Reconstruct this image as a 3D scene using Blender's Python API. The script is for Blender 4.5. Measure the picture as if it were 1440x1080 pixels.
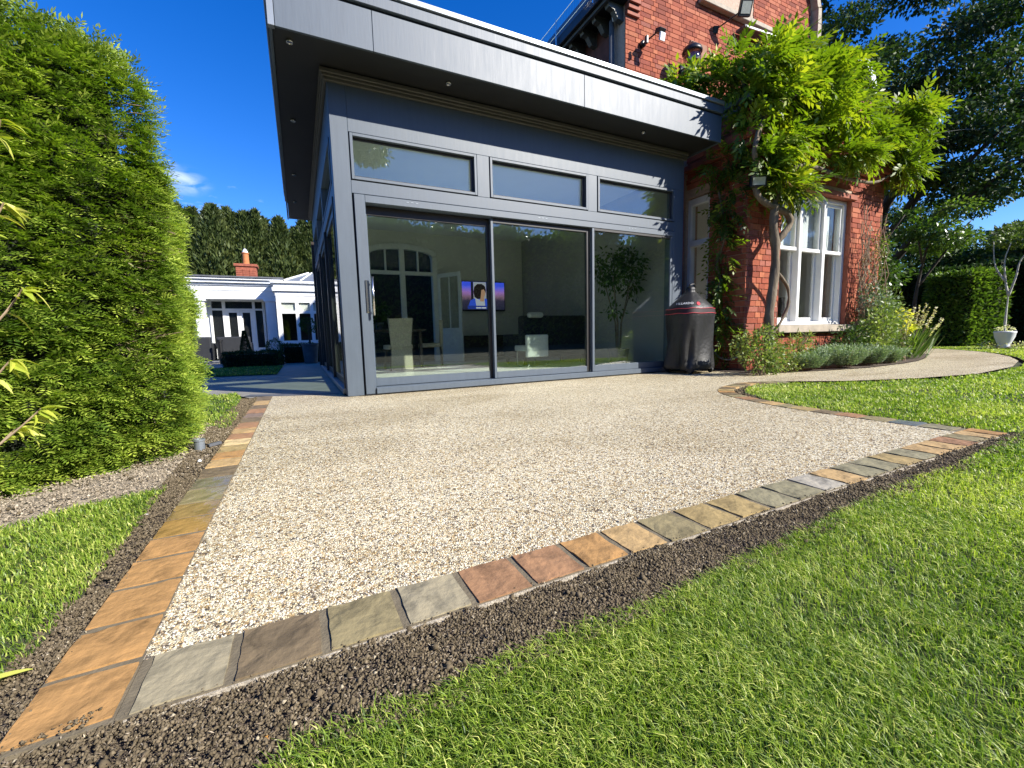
import bpy, bmesh, math, random
import numpy as np
from mathutils import Vector, Matrix, Euler
from mathutils.geometry import tessellate_polygon

for _o in list(bpy.data.objects):
    bpy.data.objects.remove(_o)
random.seed(7)
rng = np.random.default_rng(11)
scn = bpy.context.scene
COL = scn.collection

# ------------------------------------------------------------------ camera
CAM = np.array([-0.4098, -4.6657, 0.58])
cam_d = bpy.data.cameras.new('camera')
cam_d.sensor_width = 36.0
cam_d.lens = 36.0 * 597.85 / 1440.0
cam_d.clip_start = 0.02
cam_d.clip_end = 600
cam = bpy.data.objects.new('camera', cam_d)
COL.objects.link(cam)
RIGHT = Vector((0.8949, -0.4456, -0.0248)).normalized()
FWD = Vector((0.4404, 0.8908, -0.1114)).normalized()
UP = RIGHT.cross(FWD).normalized()
RIGHT = FWD.cross(UP).normalized()
mw = Matrix.Identity(4)
for i in range(3):
    mw[i][0] = RIGHT[i]; mw[i][1] = UP[i]; mw[i][2] = -FWD[i]; mw[i][3] = CAM[i]
cam.matrix_world = mw
scn.camera = cam

# ------------------------------------------------------------------ sky, sun, exposure
SUN_AZ = math.radians(38.0)     # to the right of the -Y direction
SUN_EL = math.radians(33.5)
SUNV = Vector((math.sin(SUN_AZ) * math.cos(SUN_EL), -math.cos(SUN_AZ) * math.cos(SUN_EL), math.sin(SUN_EL)))
world = bpy.data.worlds.new('World'); scn.world = world
world.use_nodes = True
wn, wl = world.node_tree.nodes, world.node_tree.links
wn.clear()
w_out = wn.new('ShaderNodeOutputWorld'); w_bg = wn.new('ShaderNodeBackground')
w_sky = wn.new('ShaderNodeTexSky'); w_sky.sky_type = 'NISHITA'
w_sky.sun_disc = False
w_sky.sun_elevation = SUN_EL
w_sky.sun_rotation = math.atan2(SUNV.x, SUNV.y)
w_sky.air_density = 1.0; w_sky.dust_density = 0.2; w_sky.ozone_density = 5.0
w_bg.inputs['Strength'].default_value = 0.112
w_hs = wn.new('ShaderNodeHueSaturation'); w_hs.inputs['Saturation'].default_value = 1.32; w_hs.inputs['Hue'].default_value = 0.517; w_hs.inputs['Value'].default_value = 1.12
# a few thin clouds low in the sky, mixed into the sky colour by direction
w_tc = wn.new('ShaderNodeTexCoord')
w_map = wn.new('ShaderNodeMapping'); w_map.inputs['Scale'].default_value = (2.2, 2.2, 7.0)
w_noi = wn.new('ShaderNodeTexNoise'); w_noi.inputs['Scale'].default_value = 1.6; w_noi.inputs['Detail'].default_value = 7
w_noi.inputs['Roughness'].default_value = 0.58
w_rmp = wn.new('ShaderNodeValToRGB')
w_rmp.color_ramp.elements[0].position = 0.60; w_rmp.color_ramp.elements[1].position = 0.80
w_mix = wn.new('ShaderNodeMix'); w_mix.data_type = 'RGBA'
w_mix.inputs[7].default_value = (7.0, 7.6, 8.4, 1)
wl.new(w_tc.outputs['Generated'], w_map.inputs['Vector']); wl.new(w_map.outputs[0], w_noi.inputs['Vector'])
wl.new(w_noi.outputs['Fac'], w_rmp.inputs[0]); w_sep = wn.new('ShaderNodeSeparateXYZ'); wl.new(w_tc.outputs['Generated'], w_sep.inputs[0])
w_low = wn.new('ShaderNodeMapRange'); w_low.inputs['From Min'].default_value = 0.45; w_low.inputs['From Max'].default_value = 0.25
wl.new(w_sep.outputs['Z'], w_low.inputs['Value'])
w_mul = wn.new('ShaderNodeMath'); w_mul.operation = 'MULTIPLY'; wl.new(w_rmp.outputs[0], w_mul.inputs[0]); wl.new(w_low.outputs[0], w_mul.inputs[1])
w_acc = w_mul.outputs[0]
for (cx, cy, cz, sx, sz, st) in ((-.166, .944, .283, .055, .030, .55), (.93, .13, .28, .16, .07, .75)):
    w_s = wn.new('ShaderNodeVectorMath'); w_s.operation = 'SUBTRACT'; wl.new(w_tc.outputs['Generated'], w_s.inputs[0]); w_s.inputs[1].default_value = (cx, cy, cz)
    w_d = wn.new('ShaderNodeVectorMath'); w_d.operation = 'DIVIDE'; wl.new(w_s.outputs[0], w_d.inputs[0]); w_d.inputs[1].default_value = (sx, sx, sz)
    w_l = wn.new('ShaderNodeVectorMath'); w_l.operation = 'LENGTH'; wl.new(w_d.outputs[0], w_l.inputs[0])
    w_m = wn.new('ShaderNodeMapRange'); w_m.interpolation_type = 'SMOOTHSTEP'; w_m.inputs['From Min'].default_value = 1.0; w_m.inputs['From Max'].default_value = 0.1
    wl.new(w_l.outputs['Value'], w_m.inputs['Value'])
    w_n2 = wn.new('ShaderNodeTexNoise'); w_n2.inputs['Scale'].default_value = 9; w_n2.inputs['Detail'].default_value = 6; w_n2.inputs['Distortion'].default_value = .6
    wl.new(w_map.outputs[0], w_n2.inputs['Vector'])
    w_r2 = wn.new('ShaderNodeMapRange'); w_r2.inputs['From Min'].default_value = .36; w_r2.inputs['From Max'].default_value = .68; w_r2.inputs['To Max'].default_value = st
    wl.new(w_n2.outputs['Fac'], w_r2.inputs['Value'])
    w_p = wn.new('ShaderNodeMath'); w_p.operation = 'MULTIPLY'; wl.new(w_m.outputs[0], w_p.inputs[0]); wl.new(w_r2.outputs[0], w_p.inputs[1])
    w_a = wn.new('ShaderNodeMath'); w_a.operation = 'MAXIMUM'; wl.new(w_acc, w_a.inputs[0]); wl.new(w_p.outputs[0], w_a.inputs[1]); w_acc = w_a.outputs[0]
wl.new(w_acc, w_mix.inputs[0])
wl.new(w_sky.outputs[0], w_hs.inputs['Color']); wl.new(w_hs.outputs[0], w_mix.inputs[6])
wl.new(w_mix.outputs[2], w_bg.inputs['Color'])
wl.new(w_bg.outputs[0], w_out.inputs['Surface'])
sun_d = bpy.data.lights.new('sun', 'SUN'); sun_d.energy = 5.0; sun_d.angle = math.radians(0.53)
sun_d.color = (1.0, 0.95, 0.86)
sun = bpy.data.objects.new('sun', sun_d); COL.objects.link(sun)
sun.rotation_euler = (-SUNV).to_track_quat('-Z', 'Y').to_euler()
sun.location = (6, -12, 12)
scn.view_settings.view_transform = 'Standard'
scn.view_settings.look = 'None'
scn.view_settings.exposure = 0.85
scn.view_settings.gamma = 1.0
scn.view_settings.use_curve_mapping = False
scn.cycles.max_bounces = 8
scn.cycles.transparent_max_bounces = 12
scn.cycles.use_denoising = True

# ------------------------------------------------------------------ helpers
XF = None        # (size factor, offset) of the piece of the place being built; None = as written
WL = {}          # world location of the root of every object, so children can be written in world coordinates


def link(o, parent=None):
    COL.objects.link(o)
    if parent is not None:
        o.parent = parent
    return o


def thing(name, label, cat, loc=(0, 0, 0), group=None):
    o = bpy.data.objects.new(name, None)
    o.empty_display_size = 0.1
    if XF: loc = tuple(np.array(loc, float) * XF[0] + XF[1])
    o.location = loc
    COL.objects.link(o)
    o['label'] = label; o['category'] = cat
    if group: o['group'] = group
    WL[o] = np.array(loc, float)
    return o


def tag(o, label=None, cat=None, group=None, kind=None):
    if label: o['label'] = label
    if cat: o['category'] = cat
    if group: o['group'] = group
    if kind: o['kind'] = kind
    return o


def np_mesh(name, v, f, mats, parent=None, tint=None, smooth=False, loc=None, midx=None):
    """v (n,3) world coordinates, f (m,k) index array with fixed k, or list of lists"""
    v = np.asarray(v, np.float32)
    if XF: v = v * XF[0] + XF[1]
    org = WL[parent] if parent is not None else np.zeros(3)
    if loc is not None:
        org = np.array(loc, float)
    me = bpy.data.meshes.new(name)
    vv = (v - org).astype(np.float32)
    if isinstance(f, np.ndarray):
        k = f.shape[1]; m = f.shape[0]
        me.vertices.add(len(vv)); me.vertices.foreach_set('co', vv.ravel())
        me.loops.add(m * k); me.loops.foreach_set('vertex_index', f.astype(np.int32).ravel())
        me.polygons.add(m)
        me.polygons.foreach_set('loop_start', np.arange(0, m * k, k, dtype=np.int32))
        me.update(calc_edges=True)
    else:
        me.from_pydata(vv.tolist(), [], f)
    if tint is not None:
        a = me.attributes.new('tint', 'FLOAT', 'POINT')
        a.data.foreach_set('value', np.asarray(tint, np.float32))
    if midx is not None:
        me.polygons.foreach_set('material_index', np.asarray(midx, np.int32))
    if smooth:
        me.polygons.foreach_set('use_smooth', np.ones(len(me.polygons), bool))
    me.validate(clean_customdata=False)
    for mm in (mats if isinstance(mats, (list, tuple)) else [mats]):
        me.materials.append(mm)
    o = bpy.data.objects.new(name, me)
    link(o, parent)
    if parent is None:
        o.location = org
        WL[o] = org
    else:
        WL[o] = WL[parent]
    return o


class MB:
    def __init__(self):
        self.v = []; self.f = []; self.mi = []

    def add(self, vs, fs, mi=0):
        b = len(self.v)
        self.v += [tuple(p) for p in vs]
        self.f += [[b + i for i in q] for q in fs]
        self.mi += [mi] * len(fs)

    def box(self, x0, x1, y0, y1, z0, z1, mi=0):
        vs = [(x0, y0, z0), (x1, y0, z0), (x1, y1, z0), (x0, y1, z0), (x0, y0, z1), (x1, y0, z1), (x1, y1, z1), (x0, y1, z1)]
        fs = [(3, 2, 1, 0), (4, 5, 6, 7), (0, 1, 5, 4), (1, 2, 6, 5), (2, 3, 7, 6), (3, 0, 4, 7)]
        self.add(vs, fs, mi); return self

    def obox(self, c, ax, ay, az, mi=0):
        """oriented box: centre and three half-extent vectors"""
        c = Vector(c); ax = Vector(ax); ay = Vector(ay); az = Vector(az)
        vs = [c + sx * ax + sy * ay + sz * az for sz in (-1, 1) for sx, sy in ((-1, -1), (1, -1), (1, 1), (-1, 1))]
        fs = [(3, 2, 1, 0), (4, 5, 6, 7), (0, 1, 5, 4), (1, 2, 6, 5), (2, 3, 7, 6), (3, 0, 4, 7)]
        self.add(vs, fs, mi); return self

    def prism(self, poly, a0, a1, axis='z', mi=0):
        """extrude a 2-D polygon along an axis; poly given as (u,v): z->(x,y), y->(x,z), x->(y,z)"""
        def P(u, v, a):
            return (u, v, a) if axis == 'z' else ((u, a, v) if axis == 'y' else (a, u, v))
        n = len(poly)
        vs = [P(u, v, a0) for u, v in poly] + [P(u, v, a1) for u, v in poly]
        fs = [(i, (i + 1) % n, n + (i + 1) % n, n + i) for i in range(n)]
        tris = tessellate_polygon([[Vector((u, v, 0)) for u, v in poly]])
        fs += [tuple(t) for t in tris] + [tuple(n + i for i in reversed(t)) for t in tris]
        self.add(vs, fs, mi); return self

    def tube(self, pts, rad, n=8, mi=0, wob=0.0):
        pts = [Vector(p) for p in pts]
        if not isinstance(rad, (list, tuple)): rad = [rad] * len(pts)
        rings = []
        prev = None
        for i, p in enumerate(pts):
            t = (pts[min(i + 1, len(pts) - 1)] - pts[max(i - 1, 0)])
            t = t.normalized() if t.length > 1e-9 else Vector((0, 0, 1))
            u = prev - t * prev.dot(t) if prev is not None else t.cross(Vector((0.31, 0.9, 0.27)))
            if u.length < 1e-6: u = t.orthogonal()
            u.normalize(); prev = u
            w = t.cross(u)
            rings.append([p + (u * math.cos(2 * math.pi * k / n) + w * math.sin(2 * math.pi * k / n)) * rad[i] * (1 + wob * (random.random() - .5)) for k in range(n)])
        vs = [q for r in rings for q in r]
        fs = []
        for i in range(len(rings) - 1):
            for k in range(n):
                fs.append((i * n + k, i * n + (k + 1) % n, (i + 1) * n + (k + 1) % n, (i + 1) * n + k))
        fs.append(tuple(reversed(range(n)))); fs.append(tuple(range((len(rings) - 1) * n, len(rings) * n)))
        self.add(vs, fs, mi); return self

    def lathe(self, c, prof, n=20, mi=0, axis='z'):
        vs = []
        for r, h in prof:
            for k in range(n):
                a = 2 * math.pi * k / n
                if axis == 'z': vs.append((c[0] + r * math.cos(a), c[1] + r * math.sin(a), c[2] + h))
                elif axis == 'y': vs.append((c[0] + r * math.cos(a), c[1] + h, c[2] + r * math.sin(a)))
                else: vs.append((c[0] + h, c[1] + r * math.cos(a), c[2] + r * math.sin(a)))
        fs = []
        for i in range(len(prof) - 1):
            for k in range(n):
                fs.append((i * n + k, i * n + (k + 1) % n, (i + 1) * n + (k + 1) % n, (i + 1) * n + k))
        fs.append(tuple(reversed(range(n)))); fs.append(tuple(range((len(prof) - 1) * n, len(prof) * n)))
        self.add(vs, fs, mi); return self

    def build(self, name, mats, parent=None, smooth=False, bevel=0, loc=None, seg=1):
        o = np_mesh(name, self.v, self.f, mats, parent, smooth=smooth, loc=loc, midx=self.mi if any(self.mi) else None)
        if bevel:
            b = o.modifiers.new('bevel', 'BEVEL'); b.width = bevel; b.segments = seg; b.limit_method = 'ANGLE'
        return o


def sheet(name, poly, z, mat, parent=None, jitter=None):
    tris = tessellate_polygon([[Vector((x, y, 0)) for x, y in poly]])
    v = [(x, y, z) for x, y in poly]
    f = []
    for t in tris:
        a, b, c = [Vector(v[i]) for i in t]
        f.append(list(t) if (b - a).cross(c - a).z > 0 else list(reversed(t)))
    return np_mesh(name, v, f, mat, parent)


def in_poly(px, py, poly):
    r = np.zeros(len(px), bool)
    n = len(poly)
    for i in range(n):
        x0, y0 = poly[i]; x1, y1 = poly[(i + 1) % n]
        if y0 == y1: continue
        c = ((y0 > py) != (y1 > py)) & (px < (x1 - x0) * (py - y0) / (y1 - y0) + x0)
        r ^= c
    return r


def smooth_poly(pts, n=4):
    """Catmull-Rom through open control points"""
    P = [np.array(p, float) for p in pts]
    out = []
    for i in range(len(P) - 1):
        a = P[max(i - 1, 0)]; b = P[i]; c = P[i + 1]; d = P[min(i + 2, len(P) - 1)]
        for k in range(n):
            t = k / n
            out.append(.5 * ((2 * b) + (c - a) * t + (2 * a - 5 * b + 4 * c - d) * t * t + (-a + 3 * b - 3 * c + d) * t ** 3))
    out.append(P[-1])
    return [tuple(p) for p in out]


# ------------------------------------------------------------------ materials
def nt(name):
    m = bpy.data.materials.new(name); m.use_nodes = True
    return m, m.node_tree.nodes, m.node_tree.links, m.node_tree.nodes['Principled BSDF']


def ramp(n, stops, const=False):
    r = n.new('ShaderNodeValToRGB'); e = r.color_ramp.elements
    if const: r.color_ramp.interpolation = 'CONSTANT'
    while len(e) < len(stops): e.new(0.5)
    for el, (p, c) in zip(e, stops):
        el.position = p; el.color = (c[0], c[1], c[2], 1)
    return r


def mat_simple(name, col, rough=0.6, var=0.12, scale=8.0, bump=0.0, bscale=None, metal=0.0, stretch=None, spec=0.5, coat=0.0):
    m, n, l, b = nt(name)
    tc = n.new('ShaderNodeTexCoord'); mp = n.new('ShaderNodeMapping')
    l.new(tc.outputs['Object'], mp.inputs[0])
    if stretch: mp.inputs['Scale'].default_value = stretch
    no = n.new('ShaderNodeTexNoise'); no.inputs['Scale'].default_value = scale; no.inputs['Detail'].default_value = 6
    l.new(mp.outputs[0], no.inputs['Vector'])
    lo = [c * (1 - var) for c in col]; hi = [min(1, c * (1 + var)) for c in col]
    r = ramp(n, [(0.3, lo), (0.7, hi)])
    l.new(no.outputs['Fac'], r.inputs[0]); l.new(r.outputs[0], b.inputs['Base Color'])
    b.inputs['Roughness'].default_value = rough; b.inputs['Metallic'].default_value = metal
    b.inputs['Specular IOR Level'].default_value = spec
    if coat: b.inputs['Coat Weight'].default_value = coat
    if bump:
        n2 = n.new('ShaderNodeTexNoise'); n2.inputs['Scale'].default_value = bscale or scale * 4; n2.inputs['Detail'].default_value = 5
        l.new(mp.outputs[0], n2.inputs['Vector'])
        bp = n.new('ShaderNodeBump'); bp.inputs['Strength'].default_value = bump; bp.inputs['Distance'].default_value = 0.01
        l.new(n2.outputs['Fac'], bp.inputs['Height']); l.new(bp.outputs[0], b.inputs['Normal'])
    return m


def mat_leaf(name, dark, mid, light, trans=0.3, rough=0.45, tcol=None, spec=0.4):
    """foliage: colour from the per-leaf 'tint' attribute, with light passing through the leaf"""
    m, n, l, b = nt(name)
    at = n.new('ShaderNodeAttribute'); at.attribute_name = 'tint'
    r = ramp(n, [(0.0, dark), (0.5, mid), (1.0, light)])
    l.new(at.outputs['Fac'], r.inputs[0]); l.new(r.outputs[0], b.inputs['Base Color'])
    b.inputs['Roughness'].default_value = rough; b.inputs['Specular IOR Level'].default_value = spec
    tr = n.new('ShaderNodeBsdfTranslucent')
    mul = n.new('ShaderNodeMix'); mul.data_type = 'RGBA'; mul.blend_type = 'MULTIPLY'; mul.inputs[0].default_value = 1.0
    l.new(r.outputs[0], mul.inputs[6]); mul.inputs[7].default_value = (*(tcol or (1.6, 1.9, 0.7)), 1)
    l.new(mul.outputs[2], tr.inputs['Color'])
    mx = n.new('ShaderNodeMixShader'); mx.inputs[0].default_value = trans
    l.new(b.outputs[0], mx.inputs[1]); l.new(tr.outputs[0], mx.inputs[2])
    l.new(mx.outputs[0], n['Material Output'].inputs['Surface'])
    return m


def mat_glass(name, tint=(0.86, 0.92, 0.89), f0=0.055, rough=0.0, wav=0.0):
    m, n, l, b = nt(name)
    n.remove(b)
    ge = n.new('ShaderNodeNewGeometry')
    dt = n.new('ShaderNodeVectorMath'); dt.operation = 'DOT_PRODUCT'
    l.new(ge.outputs['Normal'], dt.inputs[0]); l.new(ge.outputs['Incoming'], dt.inputs[1])
    ab = n.new('ShaderNodeMath'); ab.operation = 'ABSOLUTE'; l.new(dt.outputs['Value'], ab.inputs[0])
    om = n.new('ShaderNodeMath'); om.operation = 'SUBTRACT'; om.inputs[0].default_value = 1.0; l.new(ab.outputs[0], om.inputs[1])
    pw = n.new('ShaderNodeMath'); pw.operation = 'POWER'; l.new(om.outputs[0], pw.inputs[0]); pw.inputs[1].default_value = 5
    ma = n.new('ShaderNodeMath'); ma.operation = 'MULTIPLY_ADD'; l.new(pw.outputs[0], ma.inputs[0])
    ma.inputs[1].default_value = 1 - f0; ma.inputs[2].default_value = f0
    tr = n.new('ShaderNodeBsdfTransparent'); tr.inputs[0].default_value = (*tint, 1)
    gl = n.new('ShaderNodeBsdfAnisotropic') if False else n.new('ShaderNodeBsdfGlossy')
    gl.inputs['Roughness'].default_value = rough
    mx = n.new('ShaderNodeMixShader')
    l.new(ma.outputs[0], mx.inputs[0]); l.new(tr.outputs[0], mx.inputs[1]); l.new(gl.outputs[0], mx.inputs[2])
    l.new(mx.outputs[0], n['Material Output'].inputs['Surface'])
    return m


def mat_objcol(name, rough=0.7, var=0.25, scale=14.0, bump=0.3, bscale=60, streak=None, spec=0.4, rvar=0.0):
    """colour from the object's own colour, with grain"""
    m, n, l, b = nt(name)
    oi = n.new('ShaderNodeObjectInfo'); tc = n.new('ShaderNodeTexCoord')
    ad = n.new('ShaderNodeVectorMath'); ad.operation = 'ADD'
    l.new(tc.outputs['Object'], ad.inputs[0]); l.new(oi.outputs['Location'], ad.inputs[1])
    no = n.new('ShaderNodeTexNoise'); no.inputs['Scale'].default_value = scale; no.inputs['Detail'].default_value = 8
    no.inputs['Roughness'].default_value = 0.65; no.inputs['Distortion'].default_value = 0.8
    l.new(ad.outputs[0], no.inputs['Vector'])
    r = ramp(n, [(0.25, (1 - var * 1.6,) * 3), (0.5, (1, 1, 1)), (0.8, (1 + var, 1 + var * .9, 1 + var * .7))])
    l.new(no.outputs['Fac'], r.inputs[0])
    mu = n.new('ShaderNodeMix'); mu.data_type = 'RGBA'; mu.blend_type = 'MULTIPLY'; mu.inputs[0].default_value = 1
    l.new(oi.outputs['Color'], mu.inputs[6]); l.new(r.outputs[0], mu.inputs[7])
    l.new(mu.outputs[2], b.inputs['Base Color'])
    b.inputs['Roughness'].default_value = rough; b.inputs['Specular IOR Level'].default_value = spec
    n2 = n.new('ShaderNodeTexNoise'); n2.inputs['Scale'].default_value = bscale; n2.inputs['Detail'].default_value = 6
    l.new(ad.outputs[0], n2.inputs['Vector'])
    bp = n.new('ShaderNodeBump'); bp.inputs['Strength'].default_value = bump; bp.inputs['Distance'].default_value = 0.006
    l.new(n2.outputs['Fac'], bp.inputs['Height']); l.new(bp.outputs[0], b.inputs['Normal'])
    return m


def mat_tint(name, stops, rough=0.7, spec=0.3, bump=0.0, const=False):
    m, n, l, b = nt(name)
    at = n.new('ShaderNodeAttribute'); at.attribute_name = 'tint'
    r = ramp(n, stops, const); l.new(at.outputs['Fac'], r.inputs[0]); l.new(r.outputs[0], b.inputs['Base Color'])
    b.inputs['Roughness'].default_value = rough; b.inputs['Specular IOR Level'].default_value = spec
    return m


def mat_paint(name, col, rough=0.38):
    """brushed exterior paint: faint vertical runs and uneven sheen"""
    m, n, l, b = nt(name)
    tc = n.new('ShaderNodeTexCoord'); mp = n.new('ShaderNodeMapping'); mp.inputs['Scale'].default_value = (9, 9, 1.2)
    l.new(tc.outputs['Object'], mp.inputs[0])
    no = n.new('ShaderNodeTexNoise'); no.inputs['Scale'].default_value = 3.0; no.inputs['Detail'].default_value = 6
    l.new(mp.outputs[0], no.inputs['Vector'])
    r = ramp(n, [(0.3, [c * .93 for c in col]), (0.7, [c * 1.07 for c in col])])
    l.new(no.outputs['Fac'], r.inputs[0]); l.new(r.outputs[0], b.inputs['Base Color'])
    mr = n.new('ShaderNodeMapRange'); mr.inputs['To Min'].default_value = rough - .05; mr.inputs['To Max'].default_value = rough + .07
    l.new(no.outputs['Fac'], mr.inputs['Value']); l.new(mr.outputs[0], b.inputs['Roughness'])
    b.inputs['Specular IOR Level'].default_value = 0.8
    mp2 = n.new('ShaderNodeMapping'); mp2.inputs['Scale'].default_value = (30, 30, 2.5); l.new(tc.outputs['Object'], mp2.inputs[0])
    n2 = n.new('ShaderNodeTexNoise'); n2.inputs['Scale'].default_value = 2.0; n2.inputs['Detail'].default_value = 4
    l.new(mp2.outputs[0], n2.inputs['Vector'])
    bp = n.new('ShaderNodeBump'); bp.inputs['Strength'].default_value = 0.05; bp.inputs['Distance'].default_value = 0.01
    l.new(n2.outputs['Fac'], bp.inputs['Height']); l.new(bp.outputs[0], b.inputs['Normal'])
    return m


def mat_gravel(name):
    """resin bound stone: a tight mosaic of small stones"""
    m, n, l, b = nt(name)
    tc = n.new('ShaderNodeTexCoord')
    ds = n.new('ShaderNodeTexNoise'); ds.inputs['Scale'].default_value = 90; l.new(tc.outputs['Object'], ds.inputs['Vector'])
    mv = n.new('ShaderNodeMix'); mv.data_type = 'RGBA'; mv.blend_type = 'LINEAR_LIGHT'; mv.inputs[0].default_value = 0.006
    l.new(tc.outputs['Object'], mv.inputs[6]); l.new(ds.outputs['Color'], mv.inputs[7])
    vo = n.new('ShaderNodeTexVoronoi'); vo.inputs['Scale'].default_value = 150; l.new(mv.outputs[2], vo.inputs['Vector'])
    sp = n.new('ShaderNodeSeparateColor'); l.new(vo.outputs['Color'], sp.inputs[0])
    r = ramp(n, [(0.0, (0.07, 0.055, 0.045)), (0.12, (0.18, 0.15, 0.12)), (0.24, (0.40, 0.27, 0.12)), (0.36, (0.54, 0.42, 0.23)), (0.5, (0.66, 0.575, 0.385)), (0.72, (0.77, 0.705, 0.53)), (1.0, (0.87, 0.83, 0.70))])
    l.new(sp.outputs[0], r.inputs[0])
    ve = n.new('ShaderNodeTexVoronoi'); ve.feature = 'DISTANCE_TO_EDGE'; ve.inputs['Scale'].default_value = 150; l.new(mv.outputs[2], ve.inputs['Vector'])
    er = n.new('ShaderNodeMapRange'); er.inputs['From Max'].default_value = 0.16; er.inputs['To Min'].default_value = 0.55  # dark edges: resin joints, with shade between stones put into the colour
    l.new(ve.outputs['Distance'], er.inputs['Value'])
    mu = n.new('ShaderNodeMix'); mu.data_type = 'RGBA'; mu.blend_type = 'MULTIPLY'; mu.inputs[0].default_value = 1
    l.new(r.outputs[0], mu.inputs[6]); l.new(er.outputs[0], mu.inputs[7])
    # broad unevenness: slow random shifts of tone
    mp = n.new('ShaderNodeMapping'); mp.inputs['Scale'].default_value = (0.5, 1.1, 1); mp.inputs['Rotation'].default_value = (0, 0, 0.5)
    l.new(tc.outputs['Object'], mp.inputs[0])
    big = n.new('ShaderNodeTexNoise'); big.inputs['Scale'].default_value = 1.3; big.inputs['Detail'].default_value = 4; big.inputs['Distortion'].default_value = 1.0
    l.new(mp.outputs[0], big.inputs['Vector'])
    br = ramp(n, [(0.33, (0.80, 0.75, 0.64)), (0.5, (1.0, 0.97, 0.89)), (0.70, (1.12, 1.10, 1.03))]); l.new(big.outputs['Fac'], br.inputs[0])
    m2 = n.new('ShaderNodeMix'); m2.data_type = 'RGBA'; m2.blend_type = 'MULTIPLY'; m2.inputs[0].default_value = 1
    l.new(mu.outputs[2], m2.inputs[6]); l.new(br.outputs[0], m2.inputs[7])
    prev = m2.outputs[2]
    l.new(prev, b.inputs['Base Color'])
    b.inputs['Roughness'].default_value = 0.55; b.inputs['Specular IOR Level'].default_value = 0.4
    bp = n.new('ShaderNodeBump'); bp.inputs['Strength'].default_value = 0.9; bp.inputs['Distance'].default_value = 0.004
    hr = n.new('ShaderNodeMath'); hr.operation = 'MULTIPLY_ADD'; l.new(sp.outputs[1], hr.inputs[0]); hr.inputs[1].default_value = 0.5; l.new(ve.outputs['Distance'], hr.inputs[2])
    l.new(hr.outputs[0], bp.inputs['Height']); l.new(bp.outputs[0], b.inputs['Normal'])
    return m


M = {}
M['paint'] = mat_paint('anthracite_paint', (0.066, 0.090, 0.120), 0.52)
M['dark_frame'] = mat_simple('dark_frame', (0.030, 0.028, 0.027), 0.45, .1)
M['soffit'] = mat_simple('soffit', (0.016, 0.017, 0.017), 0.6, .15, 3)
M['cornice'] = mat_simple('cornice_paint', (0.09, 0.09, 0.08), 0.5, .08)
M['flash'] = mat_simple('flashing', (0.26, 0.29, 0.32), 0.45, .08, 4, metal=0.5)
M['glass'] = mat_glass('glass', (0.925, 0.985, 0.945), 0.125)
M['glass_old'] = mat_glass('old_glass', (0.92, 0.94, 0.93), 0.04)
M['white'] = mat_simple('white_paint', (0.78, 0.78, 0.75), 0.4, .05, 5)
M['white_cool'] = mat_simple('white_painted_wood', (0.74, 0.76, 0.77), 0.5, .05, 4)
M['steel'] = mat_simple('steel', (0.62, 0.62, 0.6), 0.25, .05, metal=1.0)
M['black'] = mat_simple('black', (0.012, 0.012, 0.013), 0.4, .2)
M['mortar'] = mat_simple('mortar', (0.47, 0.34, 0.25), 0.9, .15, 30, .3, 200)
M['brick'] = mat_objcol('brick', 0.85, .22, 25, .35, 90, spec=.2)
M['brick_far'] = mat_tint('brick_laid', [(0, (0.20, 0.058, 0.038)), (.35, (0.30, 0.083, 0.048)), (.7, (0.37, 0.108, 0.058)), (1, (0.42, 0.150, 0.085))], 0.85, .2)
M['terracotta'] = mat_simple('terracotta', (0.30, 0.085, 0.045), 0.75, .25, 12, .2, 60)
M['stone_dress'] = mat_simple('dressed_stone', (0.40, 0.34, 0.26), 0.85, .2, 9, .3, 70)
M['brownstone'] = mat_simple('brown_stone', (0.30, 0.15, 0.09), 0.85, .25, 7, .3, 60)
M['slab'] = mat_objcol('riven_sandstone', 0.62, .34, 13, .8, 38, spec=.3)
M['slab_wet'] = mat_objcol('wet_sandstone', 0.18, .35, 11, .3, 45, spec=.7)
M['pointing'] = mat_simple('pointing', (0.165, 0.135, 0.085), 0.85, .2, 20, .3, 150)
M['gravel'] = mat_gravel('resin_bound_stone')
M['pave'] = mat_simple('grey_paving', (0.25, 0.235, 0.20), 0.7, .15, 3, .2, 60)
M['earth'] = mat_simple('earth', (0.100, 0.074, 0.052), 0.95, .4, 40, .8, 180)
M['dry_earth'] = mat_simple('dry_earth', (0.33, 0.27, 0.195), 0.95, .35, 22, .8, 120)
M['clod'] = mat_tint('soil_clods', [(0, (0.062, 0.048, 0.028)), (.5, (0.155, 0.121, 0.074)), (.9, (0.25, 0.198, 0.125)), (1, (0.40, 0.34, 0.23))], 0.95, .15)
M['dry_clod'] = mat_tint('dry_soil_clods', [(0, (0.19, 0.155, 0.11)), (.6, (0.37, 0.31, 0.225)), (1, (0.52, 0.45, 0.34))], 0.95, .15)
M['straw'] = mat_tint('straw', [(0, (0.16, 0.11, 0.07)), (1, (0.50, 0.42, 0.30))], 0.8, .2)
M['chip'] = mat_tint('stone_chips', [(0, (0.06, 0.05, 0.045)), (.16, (0.22, 0.18, 0.14)), (.3, (0.48, 0.32, 0.13)), (.5, (0.65, 0.54, 0.34)), (.75, (0.77, 0.69, 0.51)), (1, (0.86, 0.82, 0.70))], 0.5, .4)
M['turf'] = mat_simple('turf_floor', (0.045, 0.050, 0.018), 0.95, .4, 9, .5, 120)
M['grass'] = mat_leaf('grass_blades', (0.062, 0.122, 0.016), (0.235, 0.340, 0.030), (0.68, 0.67, 0.19), 0.32, .45, (1.2, 1.5, .5))
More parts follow.
